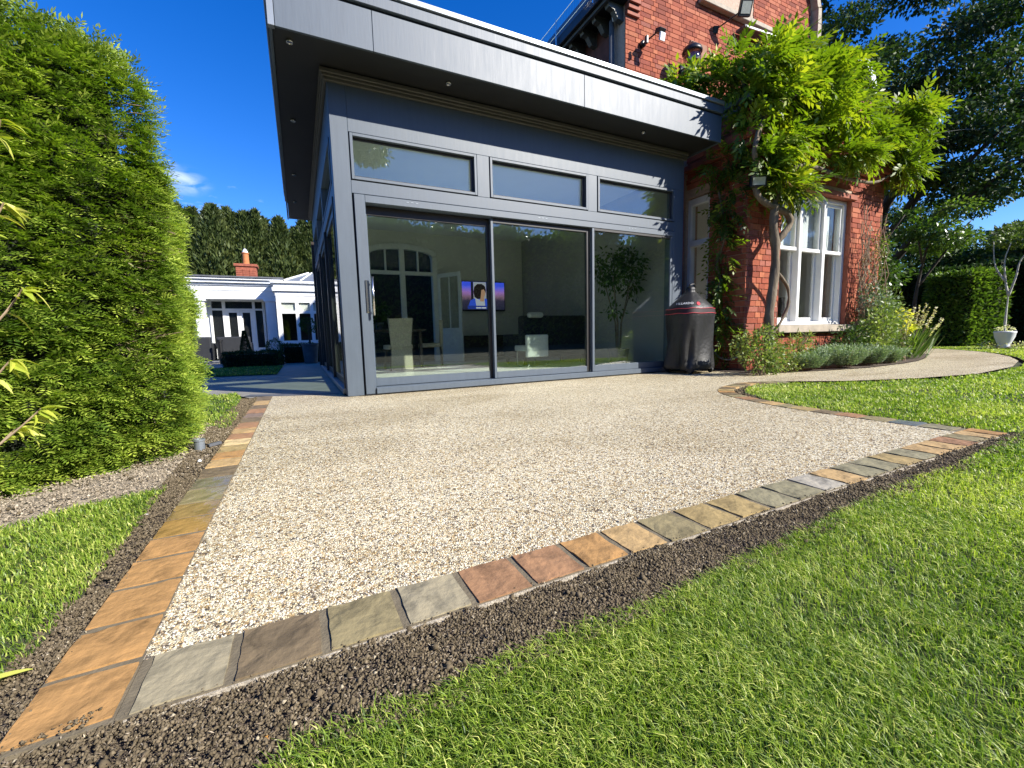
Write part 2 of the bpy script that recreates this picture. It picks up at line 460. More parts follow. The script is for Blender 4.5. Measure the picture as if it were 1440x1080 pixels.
M['yew'] = mat_leaf('yew_needles', (0.034, 0.075, 0.010), (0.150, 0.235, 0.024), (0.46, 0.54, 0.08), 0.25, .45, (1.3, 1.6, .5))
M['wist'] = mat_leaf('wisteria_leaf', (0.040, 0.080, 0.010), (0.170, 0.250, 0.020), (0.46, 0.46, 0.05), 0.36, .45, (1.5, 1.7, .4))
M['tree'] = mat_leaf('tree_leaf', (0.015, 0.032, 0.010), (0.034, 0.070, 0.016), (0.090, 0.145, 0.030), 0.18, .6, None, .25)
M['shrub'] = mat_leaf('shrub_leaf', (0.045, 0.080, 0.020), (0.130, 0.185, 0.045), (0.36, 0.40, 0.12), 0.28, .4)
M['laurel'] = mat_leaf('laurel_leaf', (0.030, 0.065, 0.014), (0.070, 0.130, 0.022), (0.20, 0.28, 0.045), 0.3, .35)
M['lavender'] = mat_leaf('lavender_leaf', (0.07, 0.11, 0.06), (0.18, 0.25, 0.14), (0.34, 0.42, 0.25), 0.15, .6)
M['cypress'] = mat_leaf('conifer_leaf', (0.024, 0.042, 0.012), (0.062, 0.088, 0.024), (0.14, 0.165, 0.045), 0.1, .5)
M['yellow_leaf'] = mat_leaf('variegated_leaf', (0.26, 0.38, 0.04), (0.48, 0.54, 0.06), (0.74, 0.72, 0.18), 0.4, .4, (1.3, 1.3, .4))
M['dryleaf'] = mat_leaf('dry_leaf', (0.16, 0.12, 0.07), (0.28, 0.23, 0.13), (0.42, 0.38, 0.24), 0.2, .6)
M['flower'] = mat_leaf('cream_flower', (0.55, 0.50, 0.25), (0.72, 0.68, 0.42), (0.82, 0.80, 0.62), 0.2, .6)
M['bark'] = mat_simple('bark', (0.16, 0.125, 0.085), 0.9, .4, 18, .8, 60, stretch=(1, 1, .25))
M['bark_dark'] = mat_simple('dark_bark', (0.050, 0.042, 0.034), 0.9, .4, 14, .8, 50, stretch=(1, 1, .3))
M['bark_pale'] = mat_simple('pale_bark', (0.52, 0.50, 0.44), 0.8, .3, 9, .4, 40)
M['twig'] = mat_simple('twig', (0.26, 0.19, 0.12), 0.85, .3, 30)
M['cover'] = mat_simple('cover_fabric', (0.013, 0.013, 0.014), 0.5, .2, 10, .5, 22, spec=.5)
M['red'] = mat_simple('red_piping', (0.50, 0.045, 0.060), 0.5, .1)
M['print_white'] = mat_simple('white_print', (0.80, 0.80, 0.80), 0.6, .02)
M['floor_in'] = mat_simple('pale_floor', (0.72, 0.71, 0.66), 0.25, .05, 2)
M['wall_in'] = mat_simple('interior_wall', (0.70, 0.69, 0.62), 0.8, .04, 2)
M['wall_pale'] = mat_simple('pale_interior_wall', (0.82, 0.81, 0.77), 0.8, .04, 2)
M['wicker'] = mat_simple('wicker', (0.42, 0.37, 0.28), 0.7, .2, 60, .8, 90)
M['fabric_dark'] = mat_simple('dark_upholstery', (0.016, 0.018, 0.022), 0.75, .2, 10, .2, 60)
M['pale_leather'] = mat_simple('pale_leather', (0.50, 0.50, 0.47), 0.5, .1, 6)
M['wood_dark'] = mat_simple('dark_wood', (0.050, 0.036, 0.028), 0.4, .3, 6, stretch=(1, 8, 8))
M['pot'] = mat_simple('grey_pot', (0.10, 0.11, 0.12), 0.6, .2, 8)
M['lead'] = mat_simple('lead', (0.10, 0.105, 0.115), 0.6, .2, 8)
M['slate'] = mat_simple('roof_slate', (0.06, 0.06, 0.07), 0.6, .3, 12)
M['lampglass'] = mat_glass('lamp_glass', (0.7, 0.7, 0.68), 0.12, .1)
M['lamp_face'] = mat_simple('floodlight_lens', (0.55, 0.55, 0.45), 0.25, .08, 40)
M['hose'] = mat_simple('grey_hose', (0.20, 0.20, 0.18), 0.5, .1)

# ================================================================== GROUND
def struct(o, name=None):
    o['kind'] = 'structure'
    return o


ground = struct(sheet('ground', [(-150, -150), (150, -150), (150, 150), (-150, 150)], -0.045, M['turf']))

PATIO = [(-.715, -3.70), (.8, -3.70), (2.79, -3.70), (2.79, -3.12), (2.82, -2.73), (2.95, -2.28), (3.06, -2.05), (3.2, -1.88), (3.38, -1.75), (3.6, -1.65),
         (4.02, -1.56), (4.45, -1.73), (4.98, -2.1), (5.8, -2.42), (6.87, -2.60), (8.36, -2.50), (9.76, -2.21), (11.0, -1.80), (12.03, -1.35), (12.9, -.85), (13.6, -.3), (14.3, .5), (14.8, 1.4), (14.9, 2.4),
         (13.9, 2.5), (13.3, 1.5), (12.4, .4), (11.24, -.62), (9.65, -1.11), (8.9, -1.3), (8.13, -1.40), (6.94, -1.45), (6.1, -1.32), (5.42, -1.15), (5.15, -.95), (5.02, -.6), (5.05, -.2), (5.1, .47), (4.62, .47), (4.6, .02), (2, .02), (0, .02), (-.06, .30), (-.715, .60)]
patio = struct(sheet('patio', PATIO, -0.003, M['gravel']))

PATH = [(-4.2, 1.15), (-1.15, 1.15), (-.93, .62), (-.715, .604), (-.06, .304), (0, .1), (0, 5.4), (.6, 5.5), (.6, 13.4), (-8, 13.4), (-8, 1.15)]
path = struct(sheet('path', PATH, -0.007, M['pave']))

struct(sheet('path_edge', [(-1.0, .78), (-.72, .604), (-.06, .31), (-.05, .46), (-.7, .80), (-.95, .95)], -.0025, M['lead']))
# mortar bed below the edging slabs
EDGE_IN = [(2.79, -3.70), (2.79, -3.12), (2.82, -2.73), (2.95, -2.28), (3.06, -2.05), (3.2, -1.88), (3.38, -1.75), (3.6, -1.65), (4.02, -1.56), (4.45, -1.73)]
EI = smooth_poly(EDGE_IN[1:], 6)
EI = [(2.79, -3.69)] + EI
def offset_line(P, d):
    out = []
    for i, p in enumerate(P):
        a = Vector(P[max(i - 1, 0)]); b = Vector(P[min(i + 1, len(P) - 1)])
        t = (b - a).normalized(); out.append((p[0] + t.y * d, p[1] - t.x * d))
    return out
EO = offset_line(EI, .14)
mb = MB()
mb.prism([(-.852, -3.845), (-.713, -3.845), (-.713, .62), (-.852, .62)], -.04, -.0024)
mb.prism([(-.712, -3.845), (2.95, -3.845), (2.95, -3.698), (-.712, -3.698)], -.04, -.0024)
for i in range(len(EI) - 1):
    mb.prism([EI[i], EO[i], EO[i + 1], EI[i + 1]], -.04, -.0026)
pointing = mb.build('pointing', M['pointing'], patio)
M['haunch'] = mat_simple('cement_haunch', (0.42, 0.37, 0.29), .9, .25, 40, .5, 200)
hp = []
for i in range(160):
    x = -.70 + i * (2.95 + .70) / 159; hp.append((x, -3.8465 - random.uniform(.0, .0035)))
MB().prism(hp + [(2.95, -3.843), (-.70, -3.843)], -.03, -.0045).build('haunching', M['haunch'], patio)


def slab(poly, colour, wet=False, top=0.0016, lab=None):
    """one riven slab from a 4-corner outline: gridded top with a little relief, uneven edges"""
    n = 7
    c = np.mean(np.array(poly), axis=0)
    P = [Vector((*p, 0)) for p in poly]
    v = []; sd = random.uniform(0, 90)
    for j in range(n):
        for i in range(n):
            u, w = i / (n - 1), j / (n - 1)
            p = (P[0] * (1 - u) + P[1] * u) * (1 - w) + (P[3] * (1 - u) + P[2] * u) * w
            edge = i in (0, n - 1) or j in (0, n - 1)
            d = math.sin(p.x * 61 + sd) * math.cos(p.y * 53 + sd * 1.3) * .0012 + math.sin(p.x * 23 + p.y * 31 + sd) * .0012 + random.uniform(-.0007, .0007)
            if edge:
                d -= .0006
                p = p + Vector((random.uniform(-1, 1) * .0011, random.uniform(-1, 1) * .0011, 0))
            v.append((p.x, p.y, top + d))
    f = [(j * n + i, j * n + i + 1, (j + 1) * n + i + 1, (j + 1) * n + i) for j in range(n - 1) for i in range(n - 1)]
    ring = [i for i in range(n)] + [j * n + n - 1 for j in range(1, n)] + [(n - 1) * n + i for i in range(n - 2, -1, -1)] + [j * n for j in range(n - 2, 0, -1)]
    b = len(v)
    v += [(v[i][0], v[i][1], -.035) for i in ring]
    m = len(ring)
    f += [(ring[(k + 1) % m], ring[k], b + k, b + (k + 1) % m) for k in range(m)]
    if sum((P[(k + 1) % 4].x - P[k].x) * (P[(k + 1) % 4].y + P[k].y) for k in range(4)) > 0:
        f = [tuple(reversed(q)) for q in f]
    loc = np.array([c[0], c[1], 0.0])
    me = bpy.data.meshes.new('slab')
    me.from_pydata((np.array(v) - loc).tolist(), [], f)
    me.materials.append(M['slab_wet'] if wet else M['slab'])
    bvm = None
    o = bpy.data.objects.new('slab', me); link(o, patio)
    o.location = loc; o.color = (*colour, 1)
    WL[o] = loc
    if lab: o['label'] = lab
    return o


ORANGE = (0.40, 0.225, 0.085); TAN = (0.46, 0.31, 0.14); OLIVE = (0.27, 0.222, 0.115); GREY = (0.325, 0.280, 0.180); BROWN = (0.185, 0.138, 0.080)
RUST = (0.335, 0.185, 0.095); OCHRE = (0.36, 0.265, 0.115); GREEN = (0.262, 0.234, 0.140); PALE = (0.62, 0.47, 0.24); BLUE = (0.17, 0.19, 0.20); DOVE = (0.38, 0.345, 0.27)
g = .009
# front row
fx = [-.703, -.56, -.405, -.255, -.105, .045, .195, .338, .478, .635, .785, .94, 1.085, 1.245, 1.39, 1.535, 1.685, 1.835, 1.985, 2.135, 2.285, 2.43, 2.575, 2.71, 2.835, 2.955]
fc = [GREY, BROWN, OLIVE, GREY, RUST, RUST, ORANGE, TAN, OLIVE, OCHRE, OCHRE, GREEN, GREEN, DOVE, TAN, GREEN, GREEN, OCHRE, GREEN, TAN, TAN, RUST, OLIVE, TAN, ORANGE]
for i, c in enumerate(fc):
    j = random.uniform(-.003, .003)
    slab([(fx[i] + g, -3.842 + j), (fx[i + 1] - g, -3.842 + j), (fx[i + 1] - g, -3.702), (fx[i] + g, -3.702)], c)
# corner and left row
ly = [-3.842, -3.695, -3.545, -3.385, -3.235, -3.09, -2.94, -2.79, -2.62, -2.46, -2.29, -2.13, -1.97, -1.81, -1.64, -1.46, -1.28, -1.05, -.83, -.60, -.35, -.08, .22, .60]
lc = [ORANGE, ORANGE, ORANGE, ORANGE, ORANGE, (0.37, .22, .07), (0.30, .20, .075), OLIVE, (0.2, .17, .11), BROWN, TAN, ORANGE, OCHRE, PALE, RUST, TAN, RUST, BROWN, (.22, .16, .12), RUST, BROWN, TAN, BROWN]
for i, c in enumerate(lc):
    wet = i in (5, 6, 7, 8)
    slab([(-.849, ly[i] + g), (-.717, ly[i] + g), (-.717, ly[i + 1] - g), (-.849, ly[i + 1] - g)], c, wet, lab='wet dark slab' if wet else None)
# curved row round the lawn
cl = [0]
for i in range(len(EI) - 1): cl.append(cl[-1] + (Vector(EI[i + 1]) - Vector(EI[i])).length)
def at_len(P, s):
    s = min(max(s, 0), cl[-1] - 1e-6)
    for i in range(len(cl) - 1):
        if cl[i + 1] >= s:
            t = (s - cl[i]) / max(cl[i + 1] - cl[i], 1e-9)
            return (P[i][0] * (1 - t) + P[i + 1][0] * t, P[i][1] * (1 - t) + P[i + 1][1] * t)
    return P[-1]
s = 0.01
cc = [GREEN, BLUE, OLIVE, RUST, BROWN, OCHRE, OLIVE, TAN, BROWN, RUST, OLIVE, BROWN, ORANGE, OCHRE, BROWN, TAN, OLIVE, BROWN, TAN, BROWN, OLIVE]
k = 0
while s < cl[-1] - .1:
    e = s + .15
    slab([at_len(EI, s + g), at_len(EO, s + g), at_len(EO, e - g), at_len(EI, e - g)], cc[k % len(cc)], wet=(k == 1))
    s = e; k += 1

# soil beds --------------------------------------------------------------
LAWN_FRONT = [(-.473, -4.023), (-.405, -4.005), (-.322, -4.012), (-.226, -4.026), (-.11, -4.008), (.009, -4.003), (.153, -4.012), (.326, -4.018), (.607, -3.99), (.923, -3.97), (1.294, -3.948), (1.74, -3.93), (2.078, -3.937), (2.5, -3.90), (2.898, -3.893)]
SOIL_FRONT = [(-1.05, -3.846), (2.99, -3.846), (3.05, -3.90)] + [(x, y - .04) for x, y in reversed(LAWN_FRONT)] + [(-.62, -4.25), (-.9, -4.6), (-1.3, -4.6)]
soil = struct(sheet('soil', SOIL_FRONT, -0.016, M['earth']))
LAWN1_R = [(-1.0, -3.9), (-.95, -3.66), (-.913, -3.58), (-.919, -3.445), (-.917, -3.26), (-.926, -2.98), (-.932, -2.73), (-.94, -2.47)]
SOIL_LEFT = [(-.851, -3.846), (-.851, .6), (-1.0, .6), (-1.02, -.9), (-.98, -2.3)] + [(x - .03, y) for x, y in reversed(LAWN1_R)] + [(-1.05, -3.846)]
soil_l = struct(sheet('soil_strip', SOIL_LEFT, -0.018, M['earth']))
DRY = [(-.93, -2.47), (-.87, -2.2), (-.87, -1.1), (-1.25, -.6), (-4, -.6), (-4, -3.9), (-2.4, -3.4), (-1.34, -2.74), (-1.2, -2.62), (-1.02, -2.53)]
dry = struct(sheet('dry_soil', DRY, -0.022, M['dry_earth']))
WEDGE_SOIL = EO + [(4.9, -2.3), (4.2, -2.1), (3.5, -2.3), (3.2, -2.9), (3.1, -3.7)]
wedge = struct(sheet('wedge_soil', WEDGE_SOIL, -0.03, M['earth']))

# lawns -------------------------------------------------------------------
LAWN = LAWN_FRONT + [(2.99, -3.875), (2.985, -3.7), (2.96, -3.3), (2.985, -2.85), (3.10, -2.42), (3.36, -2.06), (3.66, -1.86), (4.02, -1.76), (4.4, -1.88), (4.95, -2.2), (5.8, -2.50), (6.87, -2.68), (8.36, -2.58), (9.76, -2.29),
                  (11.0, -1.88), (12.1, -1.42), (13.0, -.9), (13.75, -.3), (14.5, .6), (15.0, 1.5), (15.4, 2.6), (26, 3), (32, -20), (10, -34), (-14, -34), (-14, -5.4), (-1.0, -4.7), (-.62, -4.2)]
LAWN1 = LAWN1_R + [(-1.02, -2.52), (-1.156, -2.56), (-1.264, -2.63), (-1.337, -2.71), (-2.2, -3.25), (-4, -3.9), (-4, -5.2), (-1.2, -4.5)]
LAWN2 = [(-1.185, -.72), (-1.06, -1.0), (-.90, -1.2), (-.89, -1.0), (-.90, -.6), (-.97, -.2), (-.99, .55), (-1.1, 1.12), (-1.5, 1.13), (-2.6, 1.1), (-2.6, -.7)]
LAWN3 = [(-2.3, 4.5), (-.82, 4.1), (-.80, 7.0), (-2.3, 7.2)]
lawn = struct(sheet('lawn', LAWN, -0.013, M['turf']))
lawn1 = struct(sheet('lawn_strip', LAWN1, -0.012, M['turf']))
lawn2 = struct(sheet('lawn_patch', LAWN2, -0.011, M['turf']))
lawn3 = struct(sheet('lawn_panel', LAWN3, 0.004, M['turf']))


def vnoise(x, y, s, seed=0):
    """smooth value noise, vectorised"""
    r = np.random.default_rng(1000 + seed); T = r.random((64, 64))
    u = x * s + 500; w = y * s + 500
    i = np.floor(u).astype(int); j = np.floor(w).astype(int)
    fu = u - i; fw = w - j; fu = fu * fu * (3 - 2 * fu); fw = fw * fw * (3 - 2 * fw)
    g00 = T[i % 64, j % 64]; g10 = T[(i + 1) % 64, j % 64]; g01 = T[i % 64, (j + 1) % 64]; g11 = T[(i + 1) % 64, (j + 1) % 64]
    return (g00 * (1 - fu) + g10 * fu) * (1 - fw) + (g01 * (1 - fu) + g11 * fu) * fw


def in_view(x, y, z=0.0, m=1.12):
    d = np.stack([x - CAM[0], y - CAM[1], np.full_like(x, z) - CAM[2]], 1)
    f = d @ np.array(FWD); r = d @ np.array(RIGHT); u = d @ np.array(UP)
    t = 720 / 597.85 * m; v = 540 / 597.85 * m
    return (f > .15) & (np.abs(r) < f * t) & (np.abs(u) < f * v + .05)


def scatter(poly, bands, cull=True):
    """random points in polygon; bands = [(d0,d1,density)] by distance from the camera"""
    P = np.array(poly); x0, y0 = P.min(0); x1, y1 = P.max(0)
    out = []
    for d0, d1, den in bands:
        bx0, bx1 = max(x0, CAM[0] - d1), min(x1, CAM[0] + d1); by0, by1 = max(y0, CAM[1] - d1), min(y1, CAM[1] + d1)
        if bx1 <= bx0 or by1 <= by0: continue
        n = int((bx1 - bx0) * (by1 - by0) * den)
        x = rng.uniform(bx0, bx1, n); y = rng.uniform(by0, by1, n)
        d = np.hypot(x - CAM[0], y - CAM[1])
        k = (d >= d0) & (d < d1)
        if cull: k &= in_view(x, y)
        x, y, d = x[k], y[k], d[k]
        k = in_poly(x, y, poly)
        out.append(np.stack([x[k], y[k], d[k]], 1))
    return np.concatenate(out) if out else np.zeros((0, 3))


def grass(name, poly, bands, label, z0=-.013, hmul=1.0, tone=0.0):
    p = scatter(poly, bands)
    x, y, d = p.T; n = len(x)
    patch = vnoise(x, y, 3.1, 1) * .6 + vnoise(x, y, 9, 2) * .4
    thin = vnoise(x, y, 5.5, 5)
    k = rng.random(n) < np.clip(.30 + thin * 1.1, 0, 1) * .85
    x, y, d, patch = x[k], y[k], d[k], patch[k]; n = len(x)
    far = np.clip((d - .7) / 5.0, 0, 1)
    h = (0.012 + 0.016 * rng.random(n)) * (1 + .35 * far) * hmul * (.7 + .6 * patch)
    w = 0.0007 + 0.0007 * rng.random(n) + .008 * np.clip((d - 1.2) / 8, 0, 1.6)
    az = 2.4 + 1.6 * (vnoise(x, y, 2.2, 41) - .5) + rng.normal(0, .8, n) + (rng.random(n) < .3) * rng.uniform(0, 6.28, n)
    lean = np.abs(rng.normal(.75, .5, n))
    dx, dy = np.cos(az), np.sin(az)
    fa = az + rng.uniform(-1.2, 1.2, n) + 1.57
    sx, sy = np.cos(fa) * w, np.sin(fa) * w
    zb = z0 + np.zeros(n)
    b0 = np.stack([x - sx * .8, y - sy * .8, zb], 1); b1 = np.stack([x + sx * .8, y + sy * .8, zb], 1)
    mx, my, mz = x + dx * h * lean * .35, y + dy * h * lean * .35, zb + h * .62
    m0 = np.stack([mx - sx * .75, my - sy * .75, mz], 1); m1 = np.stack([mx + sx * .75, my + sy * .75, mz], 1)
    t = np.stack([x + dx * h * lean * 1.15, y + dy * h * lean * 1.15, zb + h * np.clip(1.08 - .35 * lean, .35, 1)], 1)
    V = np.stack([b0, b1, m1, m0, t], 1).reshape(-1, 3)
    base = np.arange(n)[:, None] * 5
    F = np.concatenate([base + np.array([0, 1, 2]), base + np.array([0, 2, 3]), base + np.array([3, 2, 4])])
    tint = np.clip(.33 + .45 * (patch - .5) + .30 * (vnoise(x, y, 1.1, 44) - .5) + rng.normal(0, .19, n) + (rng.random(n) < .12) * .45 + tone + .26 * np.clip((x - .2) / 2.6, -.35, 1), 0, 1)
    o = np_mesh(name, V, F, M['grass'], None, np.repeat(tint, 5))
    tag(o, label, None, None, 'stuff')
    return o


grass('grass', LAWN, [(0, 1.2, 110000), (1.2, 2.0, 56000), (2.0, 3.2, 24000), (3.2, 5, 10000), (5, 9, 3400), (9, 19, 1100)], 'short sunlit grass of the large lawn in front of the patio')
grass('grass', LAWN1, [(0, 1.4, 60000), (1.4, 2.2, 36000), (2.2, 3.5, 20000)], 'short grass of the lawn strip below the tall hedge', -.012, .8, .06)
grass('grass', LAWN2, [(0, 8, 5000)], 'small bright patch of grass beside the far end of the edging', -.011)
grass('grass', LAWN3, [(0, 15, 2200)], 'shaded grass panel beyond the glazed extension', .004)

OCT = np.array([(1, 0, 0), (0, 1, 0), (-1, 0, 0), (0, -1, 0), (0, 0, 1), (0, 0, -1)], float)
OCTF = np.array([(0, 1, 4), (1, 2, 4), (2, 3, 4), (3, 0, 4), (1, 0, 5), (2, 1, 5), (3, 2, 5), (0, 3, 5)])


def lumps(name, p, z, rad, mat, label, flat=(.7, 1.0), tint=None, kind='stuff', sink=.25):
    n = len(p)
    s = rad[:, None, None] * (.65 + .7 * rng.random((n, 6, 1)))
    v = OCT[None] * s
    v[:, :, 2] *= rng.uniform(*flat, (n, 1))
    a = rng.uniform(0, 6.28, n); ca, sa = np.cos(a)[:, None], np.sin(a)[:, None]
    t = rng.normal(0, .35, n)[:, None]
    x = v[:, :, 0] * ca - v[:, :, 1] * sa; y = v[:, :, 0] * sa + v[:, :, 1] * ca
    zz = v[:, :, 2] + x * t
    V = np.stack([x + p[:, 0:1], y + p[:, 1:2], zz + (z + rad * sink)[:, None]], 2).reshape(-1, 3)
    F = (np.arange(n)[:, None, None] * 6 + OCTF[None]).reshape(-1, 3)
    if tint is None: tint = rng.random(n)
    o = np_mesh(name, V, F, mat, None, np.repeat(tint, 6))
    tag(o, label, None, None, kind)
    return o


def unit_(n):
    v = rng.normal(size=(n, 3)); return v / np.linalg.norm(v, axis=1, keepdims=True)


def clods(poly, bands, z, mat, label, rmin, rmax, name='soil_crumbs', hump=.012):
    p = scatter(poly, bands)
    r = rmin + (rmax - rmin) * rng.random(len(p)) ** 3.0 + .0012 * np.clip(p[:, 2] - 1, 0, 6)
    zz = z + hump * vnoise(p[:, 0], p[:, 1], 14, 3) + hump * .6 * vnoise(p[:, 0], p[:, 1], 40, 4)
    t = np.clip(rng.normal(.42, .2, len(p)), 0, .92); t[rng.random(len(p)) < .012] = 1
    return lumps(name, p, zz, r, mat, label, tint=t)


clods(SOIL_FRONT, [(0, 1.2, 115000), (1.2, 2.2, 52000), (2.2, 5, 17000)], -.016, M['clod'], 'dark crumbly soil along the front of the edging slabs', .0010, .0044)
clods(SOIL_LEFT, [(0, 1.4, 95000), (1.4, 2.4, 40000), (2.4, 6, 12000)], -.018, M['clod'], 'dark crumbly soil along the left edging slabs', .0010, .0044)
def lumps_in(poly, bands, z, label, r0, r1):
    p = scatter(poly, bands); n = len(p)
    lumps('soil_clods', p, np.full(n, z), r0 + (r1 - r0) * rng.random(n) ** 2, M['clod'], label, flat=(.6, .9), tint=np.clip(rng.normal(.38, .16, n), 0, .9), sink=.2)


lumps_in(SOIL_FRONT, [(0, 1.5, 900), (1.5, 4, 420)], -.008, 'larger clods in the soil along the front of the edging', .0045, .010)
lumps_in(SOIL_LEFT, [(0, 1.5, 700), (1.5, 4, 350)], -.010, 'larger clods in the soil along the left of the edging', .0045, .009)
lumps_in(DRY, [(0, 5, 260)], -.014, 'pale clods in the dry soil under the hedge', .005, .012)
clods([(-.70, -3.846), (2.9, -3.846), (2.9, -3.832), (-.70, -3.832)], [(0, 1.5, 9000), (1.5, 4, 5000)], -.001, M['clod'], 'crumbs of soil spilt over the outer edge of the front slabs', .0008, .0032, hump=.001)
clods([(-.852, -3.84), (-.838, -3.84), (-.838, .5), (-.852, .5)], [(0, 1.5, 8000), (1.5, 5, 4000)], -.001, M['clod'], 'crumbs of soil spilt over the outer edge of the left slabs', .0008, .0032, hump=.001)
clods([(-.846, -3.842), (-.745, -3.842), (-.735, -3.81), (-.775, -3.818), (-.80, -3.826)], [(0, 2, 60000)], .0, M['clod'], 'dark soil spilt on the orange corner slab', .001, .004, hump=.003)
clods(DRY, [(0, 2.2, 16000), (2.2, 5, 7000)], -.022, M['dry_clod'], 'dry pale soil at the foot of the tall hedge', .0012, .0055)
clods(WEDGE_SOIL, [(0, 8, 3500)], -.03, M['clod'], 'dark soil inside the curved edging', .003, .010)

# straw flecks and root fibres mixed into the soil
for poly_, z_, lab_ in ((SOIL_FRONT, -.004, 'pale straw flecks in the soil in front of the edging'), (SOIL_LEFT, -.007, 'pale straw flecks in the soil left of the edging')):
    p = scatter(poly_, [(0, 1.3, 9000), (1.3, 3, 3500)])
    n = len(p)
    ax = unit_(n) * np.array([1, 1, .35])
    c = np.stack([p[:, 0], p[:, 1], z_ + rng.uniform(0, .006, n)], 1)
    ax /= np.linalg.norm(ax, axis=1, keepdims=True)
    sd = np.cross(ax, np.array([0, 0, 1.0]) + unit_(n) * .5); sd /= np.linalg.norm(sd, axis=1, keepdims=True)
    L = rng.uniform(.003, .010, n)[:, None]; W = rng.uniform(.0004, .0009, n)[:, None]
    V = np.stack([c - ax * L / 2, c + sd * W, c + ax * L / 2, c - sd * W], 1).reshape(-1, 3)
    o = np_mesh('straw_flecks', V, np.arange(n * 4).reshape(-1, 4), M['straw'], None, np.repeat(rng.random(n), 4)); tag(o, lab_, None, None, 'stuff')

# loose stones showing in the resin surface near the camera
p = scatter(PATIO, [(0, 1.35, 46000), (1.35, 2.2, 24000), (2.2, 3.0, 9000)])
k = rng.random(len(p)) < np.clip(1.6 - p[:, 2] / 2.2, .15, 1)
p = p[k]
r = rng.uniform(.0018, .0036, len(p))
tn = rng.random(len(p)); chips = lumps('stone_chips', p, np.full(len(p), -.0045), r, M['chip'], 'small cream and tan stones bound in the patio surface', flat=(.55, .9), tint=tn, sink=.3)

p = scatter(PATIO, [(0, 7, 3.2)])
n = len(p)
V, F = [], []
ax = unit_(n) * np.array([1, 1, .1]); ax /= np.linalg.norm(ax, axis=1, keepdims=True); sd = np.stack([-ax[:, 1], ax[:, 0], np.zeros(n)], 1)
L = rng.uniform(.006, .02, n)[:, None]; c = np.stack([p[:, 0], p[:, 1], np.full(n, .0015)], 1); up = np.array([0, 0, .003])
V = np.stack([c, c + ax * L * .5 + sd * L * .3 + up, c + ax * L, c + ax * L * .5 - sd * L * .3 + up], 1).reshape(-1, 3)
tag(np_mesh('leaf_litter', V, np.arange(4 * n).reshape(-1, 4), M['straw'], None, np.repeat(rng.random(n) ** 2, 4)), 'a few scraps of dry leaf scattered on the patio', None, None, 'stuff')

# ================================================================== GLAZED EXTENSION
ext = thing('garden_room', 'grey glazed extension with flat overhanging roof beside the brick house', 'extension', (0, 0, 0))
ZS = 3.14
# roof ---------------------------------------------------------------
RX0, RX1, RY0, RY1 = -.45, 4.95, -.466, 5.72
roof = MB().box(RX0 + .03, RX1 - .03, RY0 + .03, RY1 - .03, ZS + .012, 3.60).build('roof', M['soffit'], ext)
fxs = [RX0 + .045, .37, 2.67, RX1]
for a, b in zip(fxs[:-1], fxs[1:]):
    MB().box(a + .002, b - .002, RY0, RY0 + .025, ZS, 3.478).build('fascia_panel', M['paint'], roof, bevel=.002)
mb = MB()
ys = [RY0, 1.6, 3.7, RY1]
for a, b in zip(ys[:-1], ys[1:]):
    MB().box(RX0, RX0 + .025, a + .05 if a == RY0 else a + .002, b - .002, ZS, 3.478).build('fascia_panel', M['paint'], roof, bevel=.002)
MB().box(RX0 - .006, RX0 + .043, RY0 - .006, RY0 + .045, ZS - .003, 3.478).build('corner_trim', M['flash'], roof, bevel=.002)
MB().box(RX1 - .025, RX1, RY0 + .027, 1.2, ZS, 3.478).build('fascia_panel', M['paint'], roof, bevel=.002)
MB().box(RX0 - .004, RX1 + .004, RY0 - .02, RY0 + .03, 3.503, 3.596).box(RX0 - .02, RX0 + .03, RY0 + .032, RY1, 3.503, 3.596).build('gutter_edge', M['paint'], roof, bevel=.004)
MB().box(RX0 + .01, RX1 - .01, RY0 + .012, RY0 + .029, 3.479, 3.502).box(RX0 + .012, RX0 + .029, RY0 + .03, RY1, 3.479, 3.502).build('shadow_gap', M['soffit'], roof)
MB().box(RX0 - .03, RX1 + .01, RY0 - .032, RY0 + .14, 3.612, 3.662).box(RX0 - .03, RX0 + .14, RY0 + .142, RY1, 3.612, 3.662).box(RX0 - .01, RX1 - .02, RY0 - .005, RY0 + .10, 3.597, 3.611).build('capping', M['flash'], roof, bevel=.004)
for q in [(-.3, -.30), (1.13, -.27), (3.74, -.26), (-.29, 1.16), (-.3, 2.97), (-.3, 4.4)]:
    MB().lathe((q[0], q[1], ZS - .006), [(.030, .02), (.030, 0), (.022, -.004), (.019, .004), (.012, .004)], 16).build('downlight', M['steel'], ext, smooth=True)

# walls, frame timbers --------------------------------------------------
MB().box(0, .165, 0, .165, 0, ZS).build('corner_post', M['paint'], ext, bevel=.004)
MB().box(.1655, 4.78, .003, .16, 2.625, ZS).build('front_wall', M['paint'], ext, bevel=.003)
MB().box(.1655, 4.60, .002, .15, 2.045, 2.17).build('transom', M['paint'], ext, bevel=.003)
for a, b in ((1.525, 1.675), (3.06, 3.205)):
    MB().box(a, b, .0025, .15, 2.1705, 2.6245).build('mullion', M['paint'], ext, bevel=.003)
MB().box(4.60, 4.78, .001, .15, .0, 2.6245).build('end_post', M['paint'], ext, bevel=.004)
MB().box(.1655, .18, .06, .15, .0, 2.044).build('door_reveal', M['dark_frame'], ext)
# cornice mould under the soffit
cm = MB()
for d, z0, z1 in ((.030, 3.045, 3.075), (.045, 3.0755, 3.10), (.062, 3.1005, 3.139)):
    cm.box(-d, 4.80, -d, .0, z0, z1)
    cm.box(-d, -.0005, .0005, 5.3, z0, z1)
cm.build('cornice', M['cornice'], ext, bevel=.004)
